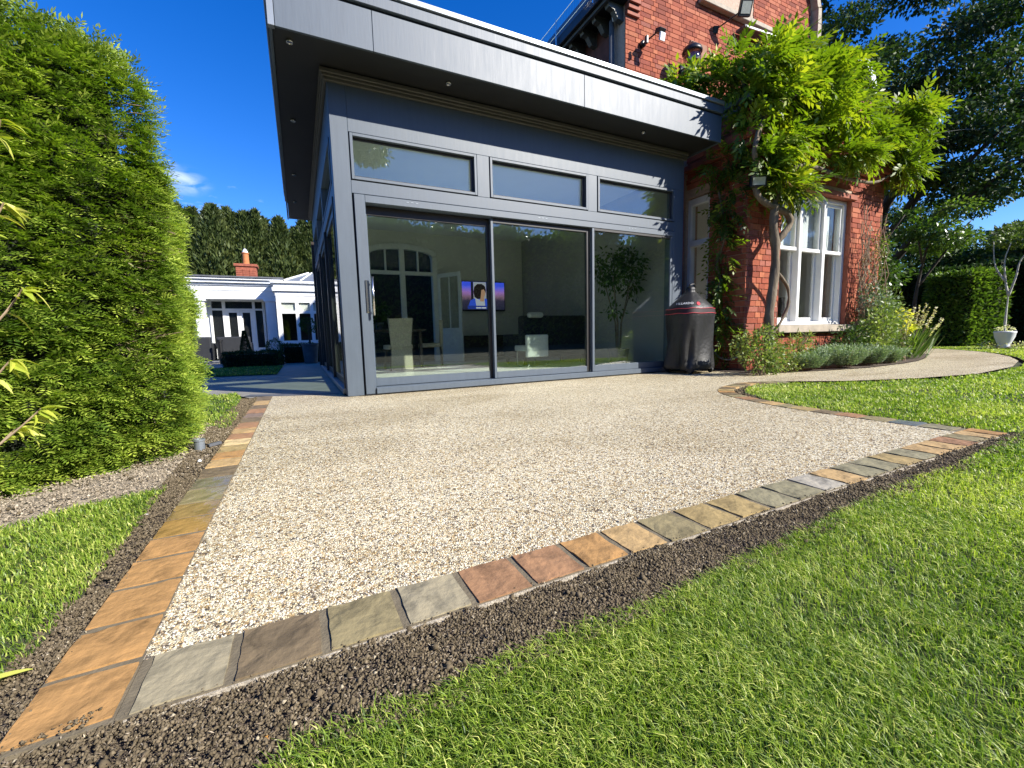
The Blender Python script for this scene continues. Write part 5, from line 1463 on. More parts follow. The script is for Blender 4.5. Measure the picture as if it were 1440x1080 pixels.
bulge = (vnoise(s * 1.0, z, 5, 8) - .5) * .10 + (vnoise(s, z * 1.7, 12, 9) - .5) * .07 - .035 * (z < .1)
bulge += .015 * np.sin(np.clip(z / 1.9, 0, 1) * 3.1) - np.clip(z - zt + .08, 0, 1) * .25
tang = np.stack([-nrm[:, 1], nrm[:, 0]], 1)
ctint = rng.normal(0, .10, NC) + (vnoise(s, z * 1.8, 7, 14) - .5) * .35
P0 = []; O0 = []; dep = []
for q in range(11):
    # every clump is a fan of shoots growing out and sideways from one point, flatter than it is wide
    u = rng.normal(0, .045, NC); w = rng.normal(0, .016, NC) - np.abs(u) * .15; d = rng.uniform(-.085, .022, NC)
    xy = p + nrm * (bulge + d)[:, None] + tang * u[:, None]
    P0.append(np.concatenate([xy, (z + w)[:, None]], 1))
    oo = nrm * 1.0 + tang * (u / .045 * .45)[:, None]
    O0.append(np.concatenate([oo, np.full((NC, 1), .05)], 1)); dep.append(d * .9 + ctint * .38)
P0 = np.concatenate(P0); O0 = np.concatenate(O0); dep = np.concatenate(dep)
# top of the hedge
nt_ = 2600
x = rng.uniform(-2.3, -1.0, nt_); tt = rng.random(nt_)
s3, p3, n3, z3 = hedge_surface(nt_, .55, cum[6])
Pt = np.concatenate([p3 - n3 * (rng.random(nt_) ** 1.5 * .35)[:, None], (z3 + rng.normal(0, .025, nt_))[:, None]], 1)
Ot = np.concatenate([n3 * .4, np.full((nt_, 1), 1.0)], 1)
P0 = np.concatenate([P0, Pt]); O0 = np.concatenate([O0, Ot]); dep = np.concatenate([dep, np.zeros(nt_)])
ns_ = len(P0)
ax = O0 * .75 + unit(ns_) * .55; ax[:, 2] += .05; ax[:, 0] += .20; ax /= np.linalg.norm(ax, axis=1, keepdims=True)
nr = unit(ns_) * .4 + np.array([.15, -.2, .9]); nr /= np.linalg.norm(nr, axis=1, keepdims=True)
sd_ = np.cross(ax, nr); sd_ /= np.linalg.norm(sd_, axis=1, keepdims=True); up_ = np.cross(sd_, ax)
Ls = rng.uniform(.050, .085, ns_)
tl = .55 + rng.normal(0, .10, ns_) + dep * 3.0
Cs, As, Ns, Ts = [], [], [], []
for k in range(11):
    f = .1 + .9 * (k // 2) / 5; sg = -1 if k % 2 else 1
    if k == 10: f, sg = 1.0, 0
    Cs.append(P0 + ax * (Ls * f)[:, None] - up_ * (Ls * .25 * f * f)[:, None]); As.append(ax * .65 + sd_ * sg * .85 + unit(ns_) * .15 + up_ * .05)
    Ns.append(up_ + unit(ns_) * .3); Ts.append(tl + (f - .5) * .30 + rng.normal(0, .06, ns_))
Cs = np.concatenate(Cs); As = np.concatenate(As); Ns = np.concatenate(Ns); Ts = np.concatenate(Ts); m = len(Cs)
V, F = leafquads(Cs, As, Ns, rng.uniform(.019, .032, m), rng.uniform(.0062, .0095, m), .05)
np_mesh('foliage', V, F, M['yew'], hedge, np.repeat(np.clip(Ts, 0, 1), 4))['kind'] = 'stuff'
# brown dead sprays where the hedge has been cut back at its end
s, p, nrm, zt = hedge_surface(420, cum[2] - .06, cum[4])
z = np.clip(rng.normal(.75, .55, 420), .05, 1.6); k = z < zt - .1
c = np.concatenate([p - nrm * rng.uniform(.02, .08, 420)[:, None], z[:, None]], 1)[k]; o = np.concatenate([nrm, np.zeros((420, 1))], 1)[k]
foliage('dead_sprays', hedge, M['dryleaf'], np.repeat(c, 5, 0) + rng.normal(0, .02, (len(c) * 5, 3)), np.repeat(o, 5, 0), rng.uniform(.03, .06, len(c) * 5), rng.uniform(.004, .009, len(c) * 5), .4 + rng.normal(0, .2, len(c) * 5))
# bare twigs on the right-hand end
tw = MB()
for k in range(70):
    sN, pN, nN, zN = hedge_surface(1, cum[2] + .02, cum[5]); z0 = random.uniform(.12, 1.75)
    if z0 > zN[0]: continue
    q = Vector((pN[0][0], pN[0][1], z0)) - Vector((*nN[0], 0)) * .10; d = Vector((*nN[0], 0)) * .8 + Vector((random.uniform(-.2, .6), random.uniform(-.6, .2), random.uniform(-.3, .5)))
    L = random.uniform(.12, .20); e = q + d.normalized() * L
    tw.tube([q, q.lerp(e, .5) + Vector((0, 0, .015)), e], [.004, .003, .0012], 4)
for k in range(3):
    x = -1.22 + random.uniform(-.06, .03); y = -1.62 + random.uniform(-.25, .1)
    tw.tube([(x, y, 0), (x + .02, y, .6), (x + .05, y - .05, 1.5)], [.010, .008, .003], 5)
tw.build('twigs', M['twig'], hedge)

# close bush with long yellow-green leaves at the left edge
yb = thing('variegated_bush', 'bush with long yellow green leaves at the left edge, close to the camera', 'shrub', (-1.18, -3.55, 0))
mb = MB()
nodes = []
for (ex, ey, ez) in ((-.895, -3.45, 1.02), (-.90, -3.47, .86), (-.90, -3.45, .70), (-.93, -3.45, .56), (-.92, -3.40, .45), (-1.0, -3.3, .40), (-.99, -3.34, .93)):
    P = smooth_poly([(-1.18, -3.55, 0), (-1.08, -3.52, ez * .55), (ex - .03, ey, ez * .93), (ex, ey, ez)], 4)
    mb.tube(P, [.0032 * (1 - .6 * i / (len(P) - 1)) for i in range(len(P))], 5)
    for f in (-1, -2, -3, -4, -5): nodes.append((P[f], ez))
mb.build('stem', M['twig'], yb)
leaf_meshes = []
for k in range(5):
    L, W = (.055, .016)
    prof2 = [(0, .002), (.15, .45), (.4, 1), (.65, .85), (.85, .45), (1, 0)]
    v, f = [], []
    for i, (u, w) in enumerate(prof2):
        zc = -.018 * u * u * (1 + k * .5)
        v += [(u * L, -w * W / 2, zc + .003 * w), (u * L, 0, zc), (u * L, w * W / 2, zc + .003 * w)]
    for i in range(len(prof2) - 1):
        b = i * 3; f += [(b, b + 3, b + 4, b + 1), (b + 1, b + 4, b + 5, b + 2)]
    me = bpy.data.meshes.new('leaf'); me.from_pydata(v, [], f); me.materials.append(M['yellow_leaf'])
    at = me.attributes.new('tint', 'FLOAT', 'POINT'); at.data.foreach_set('value', np.full(len(v), .25 + k * .17, np.float32))
    leaf_meshes.append(me)
for (q, ez) in nodes:
    for r_ in range(1 + (random.random() < .65)):
        o = bpy.data.objects.new('leaf', random.choice(leaf_meshes)); link(o, yb)
        o.location = Vector(q) - Vector(yb.location); WL[o] = WL[yb]
        o.rotation_euler = (random.uniform(-1.2, 1.2), random.uniform(-.5, .7), random.uniform(-.9, .7))
        sc = random.uniform(.5, .85); o.scale = (sc, sc, sc)
# strap leaf lying on the soil
v, f = [], []
for i, (u, w) in enumerate([(0, .1), (.12, .8), (.4, 1), (.7, .8), (.9, .45), (1, .05)]):
    v += [(-.975 + .088 * u, -3.637 + .004 * u - .0085 * w, .0 + .004 * w), (-.975 + .088 * u, -3.637 + .004 * u, -.001), (-.975 + .088 * u, -3.637 + .004 * u + .0085 * w, .0 + .004 * w)]
for i in range(5): b = i * 3; f += [(b, b + 3, b + 4, b + 1), (b + 1, b + 4, b + 5, b + 2)]
tag(np_mesh('fallen_leaf', v, f, M['yellow_leaf'], None, tint=[.8] * len(v), loc=(-.93, -3.637, 0)), 'long pale yellow leaf lying on the soil at the left edge', 'leaf')
# garden spike light by the hedge and a strip of offcut slate
sl = thing('spike_light', 'short grey cylindrical garden light at the foot of the hedge', 'garden light', (-.955, -1.78, 0))
MB().lathe((-.955, -1.78, -.02), [(.026, 0), (.026, .058), (.030, .060), (.030, .070), (.024, .070), (.023, .062), (.0, .062)], 18).build('body', M['flash'], sl, smooth=False)
MB().lathe((-.955, -1.78, .040), [(.025, 0), (.012, .006), (.0, .007)], 14).build('lens', M['lamp_face'], sl)
tag(MB().obox((-.895, -1.72, .0), (.028, .018, .002), (-.008, .012, 0), (0, 0, .008)).build('slate_offcut', M['lead'], None, bevel=.002), 'small dark slate offcut lying beside the garden light', 'stone')
for (x, y, r, lab) in ((-.926, -2.825, .009, 'white pebble on the soil strip beside the left edging'), (-.497, -3.982, .006, 'ochre pebble on the soil near the bottom corner'), (-.905, -2.08, .010, 'pale rubble stone beside the left edging slabs')):
    b = MB().lathe((x, y, -.014), [(0, 0), (r * .8, r * .2), (r, r * .7), (r * .6, r * 1.3), (0, r * 1.5)], 9).build('pebble', M['white_cool'] if r > .007 else M['slab'], None, smooth=True)
    b.color = (.5, .25, .06, 1); tag(b, lab, 'pebble')

# ================================================================== WHITE GARDEN PAVILION
KP = 1.1915
def U(x): return CAM[0] + (x - CAM[0]) * KP
def Z(z): return CAM[2] + (z - CAM[2]) * KP
PYd = 14.0
pav = thing('garden_pavilion', 'white painted single storey building with columns at the far end of the path', 'building', (U(-2), PYd, 0))
x0, x1 = U(-3.35), U(-.95)
gz = 0.0
mb = MB()
mb.box(x0, x1, PYd + .75, PYd + .9, gz, Z(2.0)); mb.build('wall', M['white_cool'], pav)
MB().box(x0, x1, PYd + .0, PYd + 4, Z(1.93), Z(2.03)).build('soffit', M['white_cool'], pav)
for a, b, d in ((2.031, 2.18, .0), (2.181, 2.33, .02), (2.331, 2.40, .07), (2.401, 2.49, .16), (2.491, 2.545, .24)):
    MB().box(x0 - .0, x1 + d, PYd - d, PYd + 3.9, Z(a), Z(b)).build('cornice', M['white_cool'], pav, bevel=.01)
MB().box(x0, x1 + .27, PYd - .28, PYd + 3.9, Z(2.546), Z(2.60)).build('roof_edge', M['lead'], pav, bevel=.01)
for a, b in ((-3.13, -2.88), (-1.29, -1.0)):
    MB().box(U(a), U(b), PYd + .02, PYd + .32, gz, Z(1.86)).box(U(a) - .05, U(b) + .05, PYd - .03, PYd + .37, Z(1.861), Z(1.929)).box(U(a) - .04, U(b) + .04, PYd - .02, PYd + .36, gz, .28).build('column', M['white_cool'], pav, bevel=.008)
# door screen
DY = PYd + .68
fr = MB()
xs = [-2.80, -2.50, -2.44, -2.07, -2.02, -1.69, -1.64, -1.40]
fr.box(U(-2.84), U(-1.36), DY, DY + .06, Z(1.62), Z(1.68)).box(U(-2.84), U(-1.36), DY, DY + .06, Z(1.90), Z(1.97)).box(U(-2.84), U(-1.36), DY, DY + .06, gz, Z(.42))
for a, b in ((-2.86, -2.79), (-2.52, -2.43), (-1.70, -1.62), (-1.42, -1.35)): fr.box(U(a), U(b), DY - .002, DY + .062, gz, Z(1.97))
screen = fr.build('door_screen', M['white'], pav, bevel=.006)
for a, b in ((-2.43, -2.06), (-2.055, -1.70)):
    d = MB(); d.box(U(a), U(a) + .09, DY + .01, DY + .05, Z(.42), Z(1.62)).box(U(b) - .09, U(b), DY + .01, DY + .05, Z(.42), Z(1.62)).box(U(a) + .09, U(b) - .09, DY + .01, DY + .05, Z(1.55), Z(1.62)).box(U(a) + .09, U(b) - .09, DY + .01, DY + .05, Z(.42), Z(.56))
    dd = d.build('door', M['white'], pav, bevel=.004)
    MB().box(U(a) + .09, U(b) - .09, DY + .02, DY + .03, Z(.56), Z(1.55)).build('pane', M['glass_old'], dd)
MB().box(U(-2.79), U(-2.52), DY + .02, DY + .03, Z(.42), Z(1.62)).box(U(-1.62), U(-1.42), DY + .02, DY + .03, Z(.42), Z(1.62)).box(U(-2.79), U(-2.52), DY + .02, DY + .03, Z(1.68), Z(1.90)).box(U(-2.43), U(-1.70), DY + .02, DY + .03, Z(1.68), Z(1.90)).box(U(-1.62), U(-1.42), DY + .02, DY + .03, Z(1.68), Z(1.90)).build('pane', M['glass_old'], screen)
MB().box(U(-2.86), U(-1.35), DY + .065, DY + .07, 0.0, Z(1.97)).build('dark_room', M['black'], pav)
# chimney
CZ = .36
ch = MB().box(U(-2.16), U(-1.56), PYd + 1.9, PYd + 2.5, Z(2.55), Z(2.86) + CZ).box(U(-2.21), U(-1.51), PYd + 1.85, PYd + 2.55, Z(2.861) + CZ, Z(2.95) + CZ).build('chimney', M['terracotta'], pav, bevel=.01)
cw = (U(-1.56) - U(-2.16)) / 3
for j in range(5):
    for i in range(3):
        a = U(-2.16) + i * cw
        MB().box(a + .008, a + cw - .008, PYd + 1.88, PYd + 1.899, Z(2.57) + .22 + j * .078, Z(2.57) + .22 + j * .078 + .066).build('brick', M['terracotta'], ch)
MB().lathe((U(-1.86), PYd + 2.2, Z(2.95) + CZ), [(.14, 0), (.12, .05), (.115, .42), (.14, .45), (.13, .48), (.0, .48)], 16).build('chimney_pot', mat_simple('clay_pot', (.45, .17, .06), .8, .15), ch, smooth=False)
MB().lathe((U(-1.86), PYd + 2.2, Z(2.95) + CZ + .48), [(.11, 0), (.10, .05), (.04, .16), (.0, .17)], 14).build('chimney_cap', M['white_cool'], ch, smooth=True)
# glazed wing
WY = PYd - .6
wing = thing('garden_room_wing', 'white glazed wing with lantern roof right of the columned building', 'building', (U(-.3), WY, 0))
a0, a1 = U(-.97), U(1.6)
MB().box(a0, a1, WY + .1, WY + 3.5, 0, Z(1.86)).build('wall', M['white_cool'], wing) if False else None
MB().box(a0, a1, WY, WY + .2, 0, Z(.55)).build('plinth', M['white_cool'], wing)
for q0, q1, d in ((1.861, 2.0, .0), (2.001, 2.14, .02), (2.141, 2.26, .10), (2.261, 2.38, .05), (2.381, 2.44, .14)):
    MB().box(a0 - d, a1, WY - d, WY + 3.4, Z(q0), Z(q1)).build('cornice', M['white_cool'], wing, bevel=.01)
wi = MB()
bars = [-.97, -.40, .02, .44, .86, 1.28, 1.6]
wi.box(a0, a1, WY + .005, WY + .10, Z(.551), Z(.62)).box(a0, a1, WY + .005, WY + .10, Z(1.46), Z(1.55)).box(a0, a1, WY + .005, WY + .10, Z(1.80), Z(1.8605))
for i, b in enumerate(bars): wi.box(U(b) - (.0 if i == 0 else .06), U(b) + (.16 if i == 0 else .06), WY + .003, WY + .12, Z(.551), Z(1.8605))
wi = wi.build('window', M['white'], wing, bevel=.006)
MB().box(a0 + .1, a1, WY + .05, WY + .06, Z(.6), Z(1.82)).build('pane', M['glass_old'], wi)
MB().box(a0 + .1, a1, WY + 2.2, WY + 2.3, 0, Z(1.86)).box(a0 + .05, a0 + .1, WY + .2, WY + 2.3, 0, Z(1.86)).box(a0, a1, WY + .2, WY + 3, Z(1.8), Z(1.86)).build('dark_room', M['wood_dark'], wing)
for i, b in enumerate(bars[:-1]):
    MB().box(U(b) + (.16 if i == 0 else .06), U(bars[i + 1]) - .06, WY + .10, WY + .11, Z(1.52), Z(1.82)).build('blind', M['wall_in'], wi)
lr = MB()
lx0, lx1, ly0, ly1 = U(-.72), U(1.2), WY + .8, WY + 2.6
zb, zt = Z(2.55), Z(2.92)
lr.add([(lx0, ly0, zb), (lx1, ly0, zb), (lx1, ly1, zb), (lx0, ly1, zb), ((lx0 * .6 + lx1 * .4), (ly0 + ly1) / 2, zt), ((lx0 * .4 + lx1 * .6), (ly0 + ly1) / 2, zt)], [(0, 1, 5, 4), (1, 2, 5), (2, 3, 4, 5), (3, 0, 4)])
lr = lr.build('lantern_roof', M['flash'], wing)
mb = MB().box(lx0, lx1, ly0, ly1, Z(2.441), zb - .002)
for t in (0, .25, .5, .75, 1):
    mb.tube([(lx0 + (lx1 - lx0) * t, ly0, zb + .02), (lx0 + (lx1 - lx0) * (.4 + .2 * t), (ly0 + ly1) / 2, zt + .02)], .03, 5)
mb.build('glazing_bar', M['white'], lr)
MB().box(U(-.97) - .2, U(-.97) - .05, WY - .2, WY + .1, 0, .35).build('step', M['white_cool'], wing, bevel=.01)

# outdoor seating, clipped shrubs and pots
def outdoor_sofa(x0, x1, y, label):
    t = thing('outdoor_sofa', label, 'sofa', ((x0 + x1) / 2, y, 0), 'dark outdoor sofas on the far terrace')
    MB().box(x0, x1, y, y + .16, .08, .78).build('backrest', M['fabric_dark'], t, bevel=.04, seg=2)
    MB().box(x0 + .12, x1 - .12, y + .161, y + .85, .15, .45).build('seat', M['fabric_dark'], t, bevel=.04, seg=2)
    for a in (x0, x1 - .12): MB().box(a, a + .12, y + .161, y + .85, .08, .6).build('arm', M['fabric_dark'], t, bevel=.03)
    for a in (x0 + .03, x1 - .09):
        MB().box(a, a + .06, y + .02, y + .08, 0, .08).build('foot', M['steel'], t)
outdoor_sofa(-3.55, -2.70, 10.3, 'dark outdoor sofa with its back to us beside the hedge')
outdoor_sofa(-2.62, -1.75, 10.6, 'dark outdoor sofa in front of the white double doors')
lt = thing('post_light', 'short dark post light between the two outdoor sofas', 'garden light', (-2.44, 10.0, 0))
MB().lathe((-2.44, 10.0, 0), [(.05, 0), (.05, .62), (.07, .63), (.07, .70), (.0, .72)], 12).build('post', M['black'], lt)

def ball_tree(label, x, y, zc, r, pot_h, pot_r, stem=0):
    t = thing('topiary', label, 'topiary', (x, y, 0))
    MB().lathe((x, y, 0), [(pot_r * .8, 0), (pot_r, pot_h * .9), (pot_r * 1.08, pot_h * .92), (pot_r * 1.08, pot_h), (pot_r * .9, pot_h), (0, pot_h * .9)], 18).build('pot', M['pot'], t)
    if stem: MB().tube([(x, y, pot_h * .8), (x, y, zc)], .025, 7).build('trunk', M['bark_dark'], t)
    c, o, tc = blob_points([(x, y, zc, r, r, r)], 9000, .8)
    foliage('crown', t, M['tree'], c, o, np.full(len(c), .035), np.full(len(c), .02), .55 + rng.normal(0, .2, len(c)))
ball_tree('round clipped ball in a grey pot before the white pillar', -1.02, 8.3, .47, .19, .30, .15)
ball_tree('clipped ball on a stem in a tall dark pot by the glazed wing', -.16, 8.0, 1.0, .20, .52, .20, 1)
tt = thing('cone_topiary', 'dark clipped cone between the outdoor sofas and the ball', 'topiary', (-1.68, 8.4, 0))
c = []; 
n = 2600; h = rng.random(n) ** .8; a = rng.uniform(0, 6.28, n); r = (1 - h) * .17 + .01
c = np.stack([-1.68 + np.cos(a) * r, 8.4 + np.sin(a) * r, .02 + h * .86], 1); o = np.stack([np.cos(a), np.sin(a), np.full(n, .5)], 1)
foliage('crown', tt, M['cypress'], c, o, np.full(n, .05), np.full(n, .018), .35 + rng.normal(0, .15, n))
MB().tube([(-1.68, 8.4, 0), (-1.68, 8.4, .3)], .02, 6).build('trunk', M['bark_dark'], tt)

def box_hedge(label, x0, x1, y0, y1, h, mat='tree', name='box_hedge', L=.04, W=.022, den=2600, tint=.42, round_=.04):
    t = thing(name, label, 'hedge', ((x0 + x1) / 2, (y0 + y1) / 2, 0))
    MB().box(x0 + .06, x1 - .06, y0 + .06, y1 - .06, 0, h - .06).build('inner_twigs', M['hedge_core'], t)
    P = []; O = []
    for (ax_, sgn) in (('x', 1), ('x', -1), ('y', 1), ('y', -1), ('z', 1)):
        dx, dy = x1 - x0, y1 - y0
        ar = dy * h if ax_ == 'x' else (dx * h if ax_ == 'y' else dx * dy)
        m = int(ar * den)
        u, w = rng.random(m), rng.random(m)
        if ax_ == 'x': q = np.stack([np.full(m, x1 if sgn > 0 else x0), y0 + dy * u, h * w], 1); nn_ = np.array([sgn, 0, .2])
        elif ax_ == 'y': q = np.stack([x0 + dx * u, np.full(m, y1 if sgn > 0 else y0), h * w], 1); nn_ = np.array([0, sgn, .2])
        else: q = np.stack([x0 + dx * u, y0 + dy * w, np.full(m, h)], 1); nn_ = np.array([0, 0, 1])
        wob = (vnoise(q[:, 0] + q[:, 1], q[:, 2] + q[:, 1], 2.5 / max(.3, h), 20) - .5) * round_ * 2
        q = q + nn_ * (wob + rng.normal(0, round_ * .5, m) - .02)[:, None]
        P.append(q); O.append(np.tile(nn_, (m, 1)))
    P = np.concatenate(P); O = np.concatenate(O); P[:, 2] = np.maximum(P[:, 2], .01)
    m = len(P)
    tn = tint + (vnoise(P[:, 0] + P[:, 1] * .7, P[:, 2] * 1.1, 3.0 / max(.4, h), 22) - .5) * .4 + rng.normal(0, .15, m)
    foliage('foliage', t, M[mat], P, O, rng.uniform(.8, 1.2, m) * L, rng.uniform(.8, 1.2, m) * W, tn)
    return t
box_hedge('low dark clipped hedge at the back of the shaded grass panel', -2.05, -.85, 7.3, 7.8, .36)
box_hedge('low dark hedge under the windows of the glazed wing', -.86, .6, 8.6, 9.1, .5)

# conifers behind the pavilion
M_CON = M['cypress']
def conifer(label, x, y, h, r, n, spikes):
    t = thing('conifer', label, 'tree', (x, y, 0), 'tall conifers behind the white building')
    MB().tube([(x, y, 0), (x, y, h * .8)], [.22, .05], 7).build('trunk', M['bark_dark'], t)
    Pp = []; Oo = []; Tt = []
    spikes = [(a, b, c * .95, d * 1.15) for a, b, c, d in spikes] + [(random.uniform(-1.6, 1.6), random.uniform(-.6, .2), h * random.uniform(.72, .99), random.uniform(.45, .8)) for q in range(6)]
    for (sx, sy, sh, sr) in spikes:
        m = int(n * 1.15 * sh * sr)
        z = rng.random(m) ** .85 * sh; f = z / sh
        a = rng.uniform(0, 6.28, m)
        prof_ = np.where(f < .6, 1.0, np.clip((1 - f) / .4, 0, 1) ** .8) * sr
        rr = prof_ * (.72 + .28 * rng.random(m)) * (1 + .22 * (vnoise(a * 2.2, z, 1.1, 30 + int(sx * 7) % 9) - .5) * 2)
        z = np.minimum(z + rng.normal(0, .12, m), sh); Pp.append(np.stack([x + sx + np.cos(a) * rr, y + sy + np.sin(a) * rr, z], 1)); Oo.append(np.stack([np.cos(a) * .5, np.sin(a) * .5, np.full(m, .9)], 1))
        Tt.append(.58 + (vnoise(a * 3 + sx, z, 1.3, 33) - .5) * .7 + rng.normal(0, .13, m))
    Pp = np.concatenate(Pp); Oo = np.concatenate(Oo); Tt = np.concatenate(Tt); m = len(Pp)
    foliage('crown', t, M_CON, Pp, Oo, rng.uniform(.22, .42, m), rng.uniform(.08, .13, m), Tt, spread=.6)
conifer('leftmost tall conifer behind the white building, next to the hedge', -4.3, 24, 8.1, 1.5, 1100, [(-.7, 0, 7.2, 1.2), (.15, -.2, 8.2, 1.2), (.9, .1, 7.6, 1.1)])
conifer('broad conifer standing right behind the chimney', -2.4, 24.2, 8.0, 1.5, 1100, [(-.9, 0, 7.7, 1.1), (-.25, -.2, 8.05, 1.2), (.5, .2, 7.9, 1.2), (1.2, 0, 7.3, 1.0)])
conifer('conifer between the chimney and the glazed extension', -.4, 24, 7.8, 1.5, 1100, [(-.6, 0, 7.8, 1.1), (.3, .2, 7.4, 1.1), (1.0, 0, 7.5, 1.1)])
conifer('rightmost conifer, partly behind the glazed extension', 1.9, 24.2, 8.0, 1.5, 900, [(-.9, 0, 7.6, .8), (.0, .2, 7.9, .9), (.9, 0, 7.6, .8)])
conifer('conifer hidden mostly behind the tall yew hedge', -6.3, 24, 7.6, 1.5, 900, [(-.8, 0, 7.2, .9), (.1, 0, 7.6, .9), (.9, .2, 6.9, .9)])

# ================================================================== RIGHT-HAND GARDEN
def tree(name, label, base, trunk_pts, r0, limbs, blobs, per, mat, L, W, tint=.5, bark='bark_dark', shell=.35, droop=.25, group=None, lr=.07):
    t = thing(name, label, 'tree', tuple(base), group)
    mb = MB()
    P = smooth_poly(trunk_pts, 4); mb.tube(P, [r0 * (1 - .75 * i / (len(P) - 1)) for i in range(len(P))], 9, wob=.15)
    for l_ in limbs:
        P = smooth_poly(l_, 4); mb.tube(P, [lr * (1 - .8 * i / (len(P) - 1)) + .004 for i in range(len(P))], 6, wob=.15)
    mb.build('trunk', M[bark], t, smooth=True)
    c, o, tc = blob_points(blobs, per, shell)
    m = len(c)
    foliage('crown', t, mat, c, o, rng.uniform(.7, 1.3, m) * L, rng.uniform(.75, 1.25, m) * W, tint + tc * 1.6 + rng.normal(0, .16, m), droop=droop)
    return t


bl = []
random.seed(21)
for k in range(150):
    # a wide crown made of many separate sprays with gaps between them
    a = random.uniform(0, 6.28); h = random.uniform(0, 1); R = 5.2 * math.sqrt(max(0.05, 1 - (h - .4) ** 2 * 2.0)) * random.uniform(.55, 1.0)
    x, y, z = 17.0 + R * math.cos(a) * .95, 3.4 + R * math.sin(a) * .9, 4.2 + h * 8.5
    bl.append((x, y, z, random.uniform(.5, .9), random.uniform(.5, .9), random.uniform(.2, .4)))
# low sprays hanging towards the lawn
for q in [(14.6, .2, 4.3), (14.9, -.3, 5.1), (14.4, .6, 5.2), (15.0, -.8, 4.4), (15.2, -1.0, 5.8), (14.2, 1.1, 4.6), (13.8, 1.5, 5.6), (15.4, -1.4, 6.6), (14.9, -.6, 3.9), (14.2, .9, 6.4), (13.2, 2.2, 7.0), (13.4, 2.4, 8.6), (14.2, .4, 7.6), (15.0, -.8, 8.0)]:
    bl.append((*q, random.uniform(.5, .8), random.uniform(.5, .8), random.uniform(.2, .32)))
tree('lime_tree', 'huge dark spreading tree overhanging the right side of the garden', (17.2, 3.0, 0), [(17.2, 3.0, 0), (17.1, 2.9, 2.5), (17.0, 3.0, 5.5), (17.2, 3.2, 9)], .42,
     [[(17.1, 2.9, 2.2), (15.8, 1.2, 3.5), (15.0, .3, 3.7), (15.2, -.5, 4.3), (15.4, -1.1, 4.8)], [(17.0, 2.95, 3.0), (15.8, 1.3, 4.6), (15.0, .45, 4.5), (15.1, -.3, 5.3)], [(17, 3, 4), (15.2, 1.2, 5.8), (14.0, .6, 6.8)], [(17, 3, 5), (14.6, 3.0, 7.5), (13.2, 2.6, 8.8)], [(17, 3, 5), (18, .8, 7.5), (17.5, -.6, 9)]],
     bl, 560, M['tree'], .135, .075, .45, lr=.13)
random.seed(5)
bl = [(11.6 + random.uniform(-1.1, 1.5), 1.0 + random.uniform(-.7, 1.2), random.uniform(.7, 3.5), random.uniform(.35, .6), random.uniform(.35, .6), random.uniform(.22, .4)) for k in range(26)]
tree('laurel_tree', 'mid green bushy small tree behind the right corner of the bay', (11.8, 1.3, 0), [(11.8, 1.3, 0), (11.7, 1.2, 1.4), (11.9, 1.1, 3.0)], .09,
     [[(11.75, 1.2, 1.2), (11.2, .8, 2.2), (10.9, .6, 2.8)], [(11.7, 1.2, 1.5), (12.3, .8, 2.5), (12.6, .5, 3.2)]], bl, 1300, M['laurel'], .11, .05, .40, lr=.035)
bl = [(13.6 + random.uniform(-.6, 1.5), .4 + random.uniform(-.5, .8), random.uniform(2.6, 3.7), random.uniform(.3, .55), random.uniform(.3, .5), random.uniform(.12, .22)) for k in range(12)]
tree('maple_tree', 'light airy small tree in front of the clipped hedge', (14.4, .9, 0), [(14.4, .9, 0), (14.3, .8, 1.6), (14.0, .5, 2.9)], .06,
     [[(14.3, .8, 1.6), (14.7, .3, 2.7), (15.0, .1, 3.2)], [(14.2, .7, 2.2), (13.5, .6, 3.0)]], bl, 1500, M['laurel'], .09, .045, .62, lr=.03)
hg = box_hedge('tall clipped bright green hedge end lit by the sun', 16.0, 17.1, .0, 1.15, 2.0, 'laurel', 'clipped_hedge', .12, .05, 900, .72, .06)
hg.rotation_euler = (0, 0, math.radians(70))
box_hedge('tall dark clipped hedge closing the far end of the garden', 18.6, 19.6, -3.5, 4.2, 2.35, 'tree', 'clipped_hedge', .12, .06, 700, .50, .08)
# pale stemmed tree
bl = [(15.3 + random.uniform(-.8, .9), -.9 + random.uniform(-1.0, .6), random.uniform(2.2, 3.2), random.uniform(.3, .5), random.uniform(.3, .5), random.uniform(.08, .14)) for k in range(14)]
tree('silver_stemmed_tree', 'small tree with pale forked stems beside the white planter', (15.0, -.67, 0), [(15.0, -.67, .1), (15.0, -.66, .8), (15.0, -.67, 1.3)], .034,
     [[(15.0, -.67, 1.25), (15.0, -.60, 1.6), (15.0, -.55, 2.1), (15.0, -.62, 2.5)], [(15.0, -.67, 1.25), (15.0, -.76, 1.7), (15.0, -.82, 2.1), (15.1, -1.1, 2.6)], [(15.0, -.6, 1.6), (15.0, -.40, 2.0), (15.0, -.33, 2.6)]], bl, 1600, M['shrub'], .08, .04, .62, 'bark_pale', lr=.020)
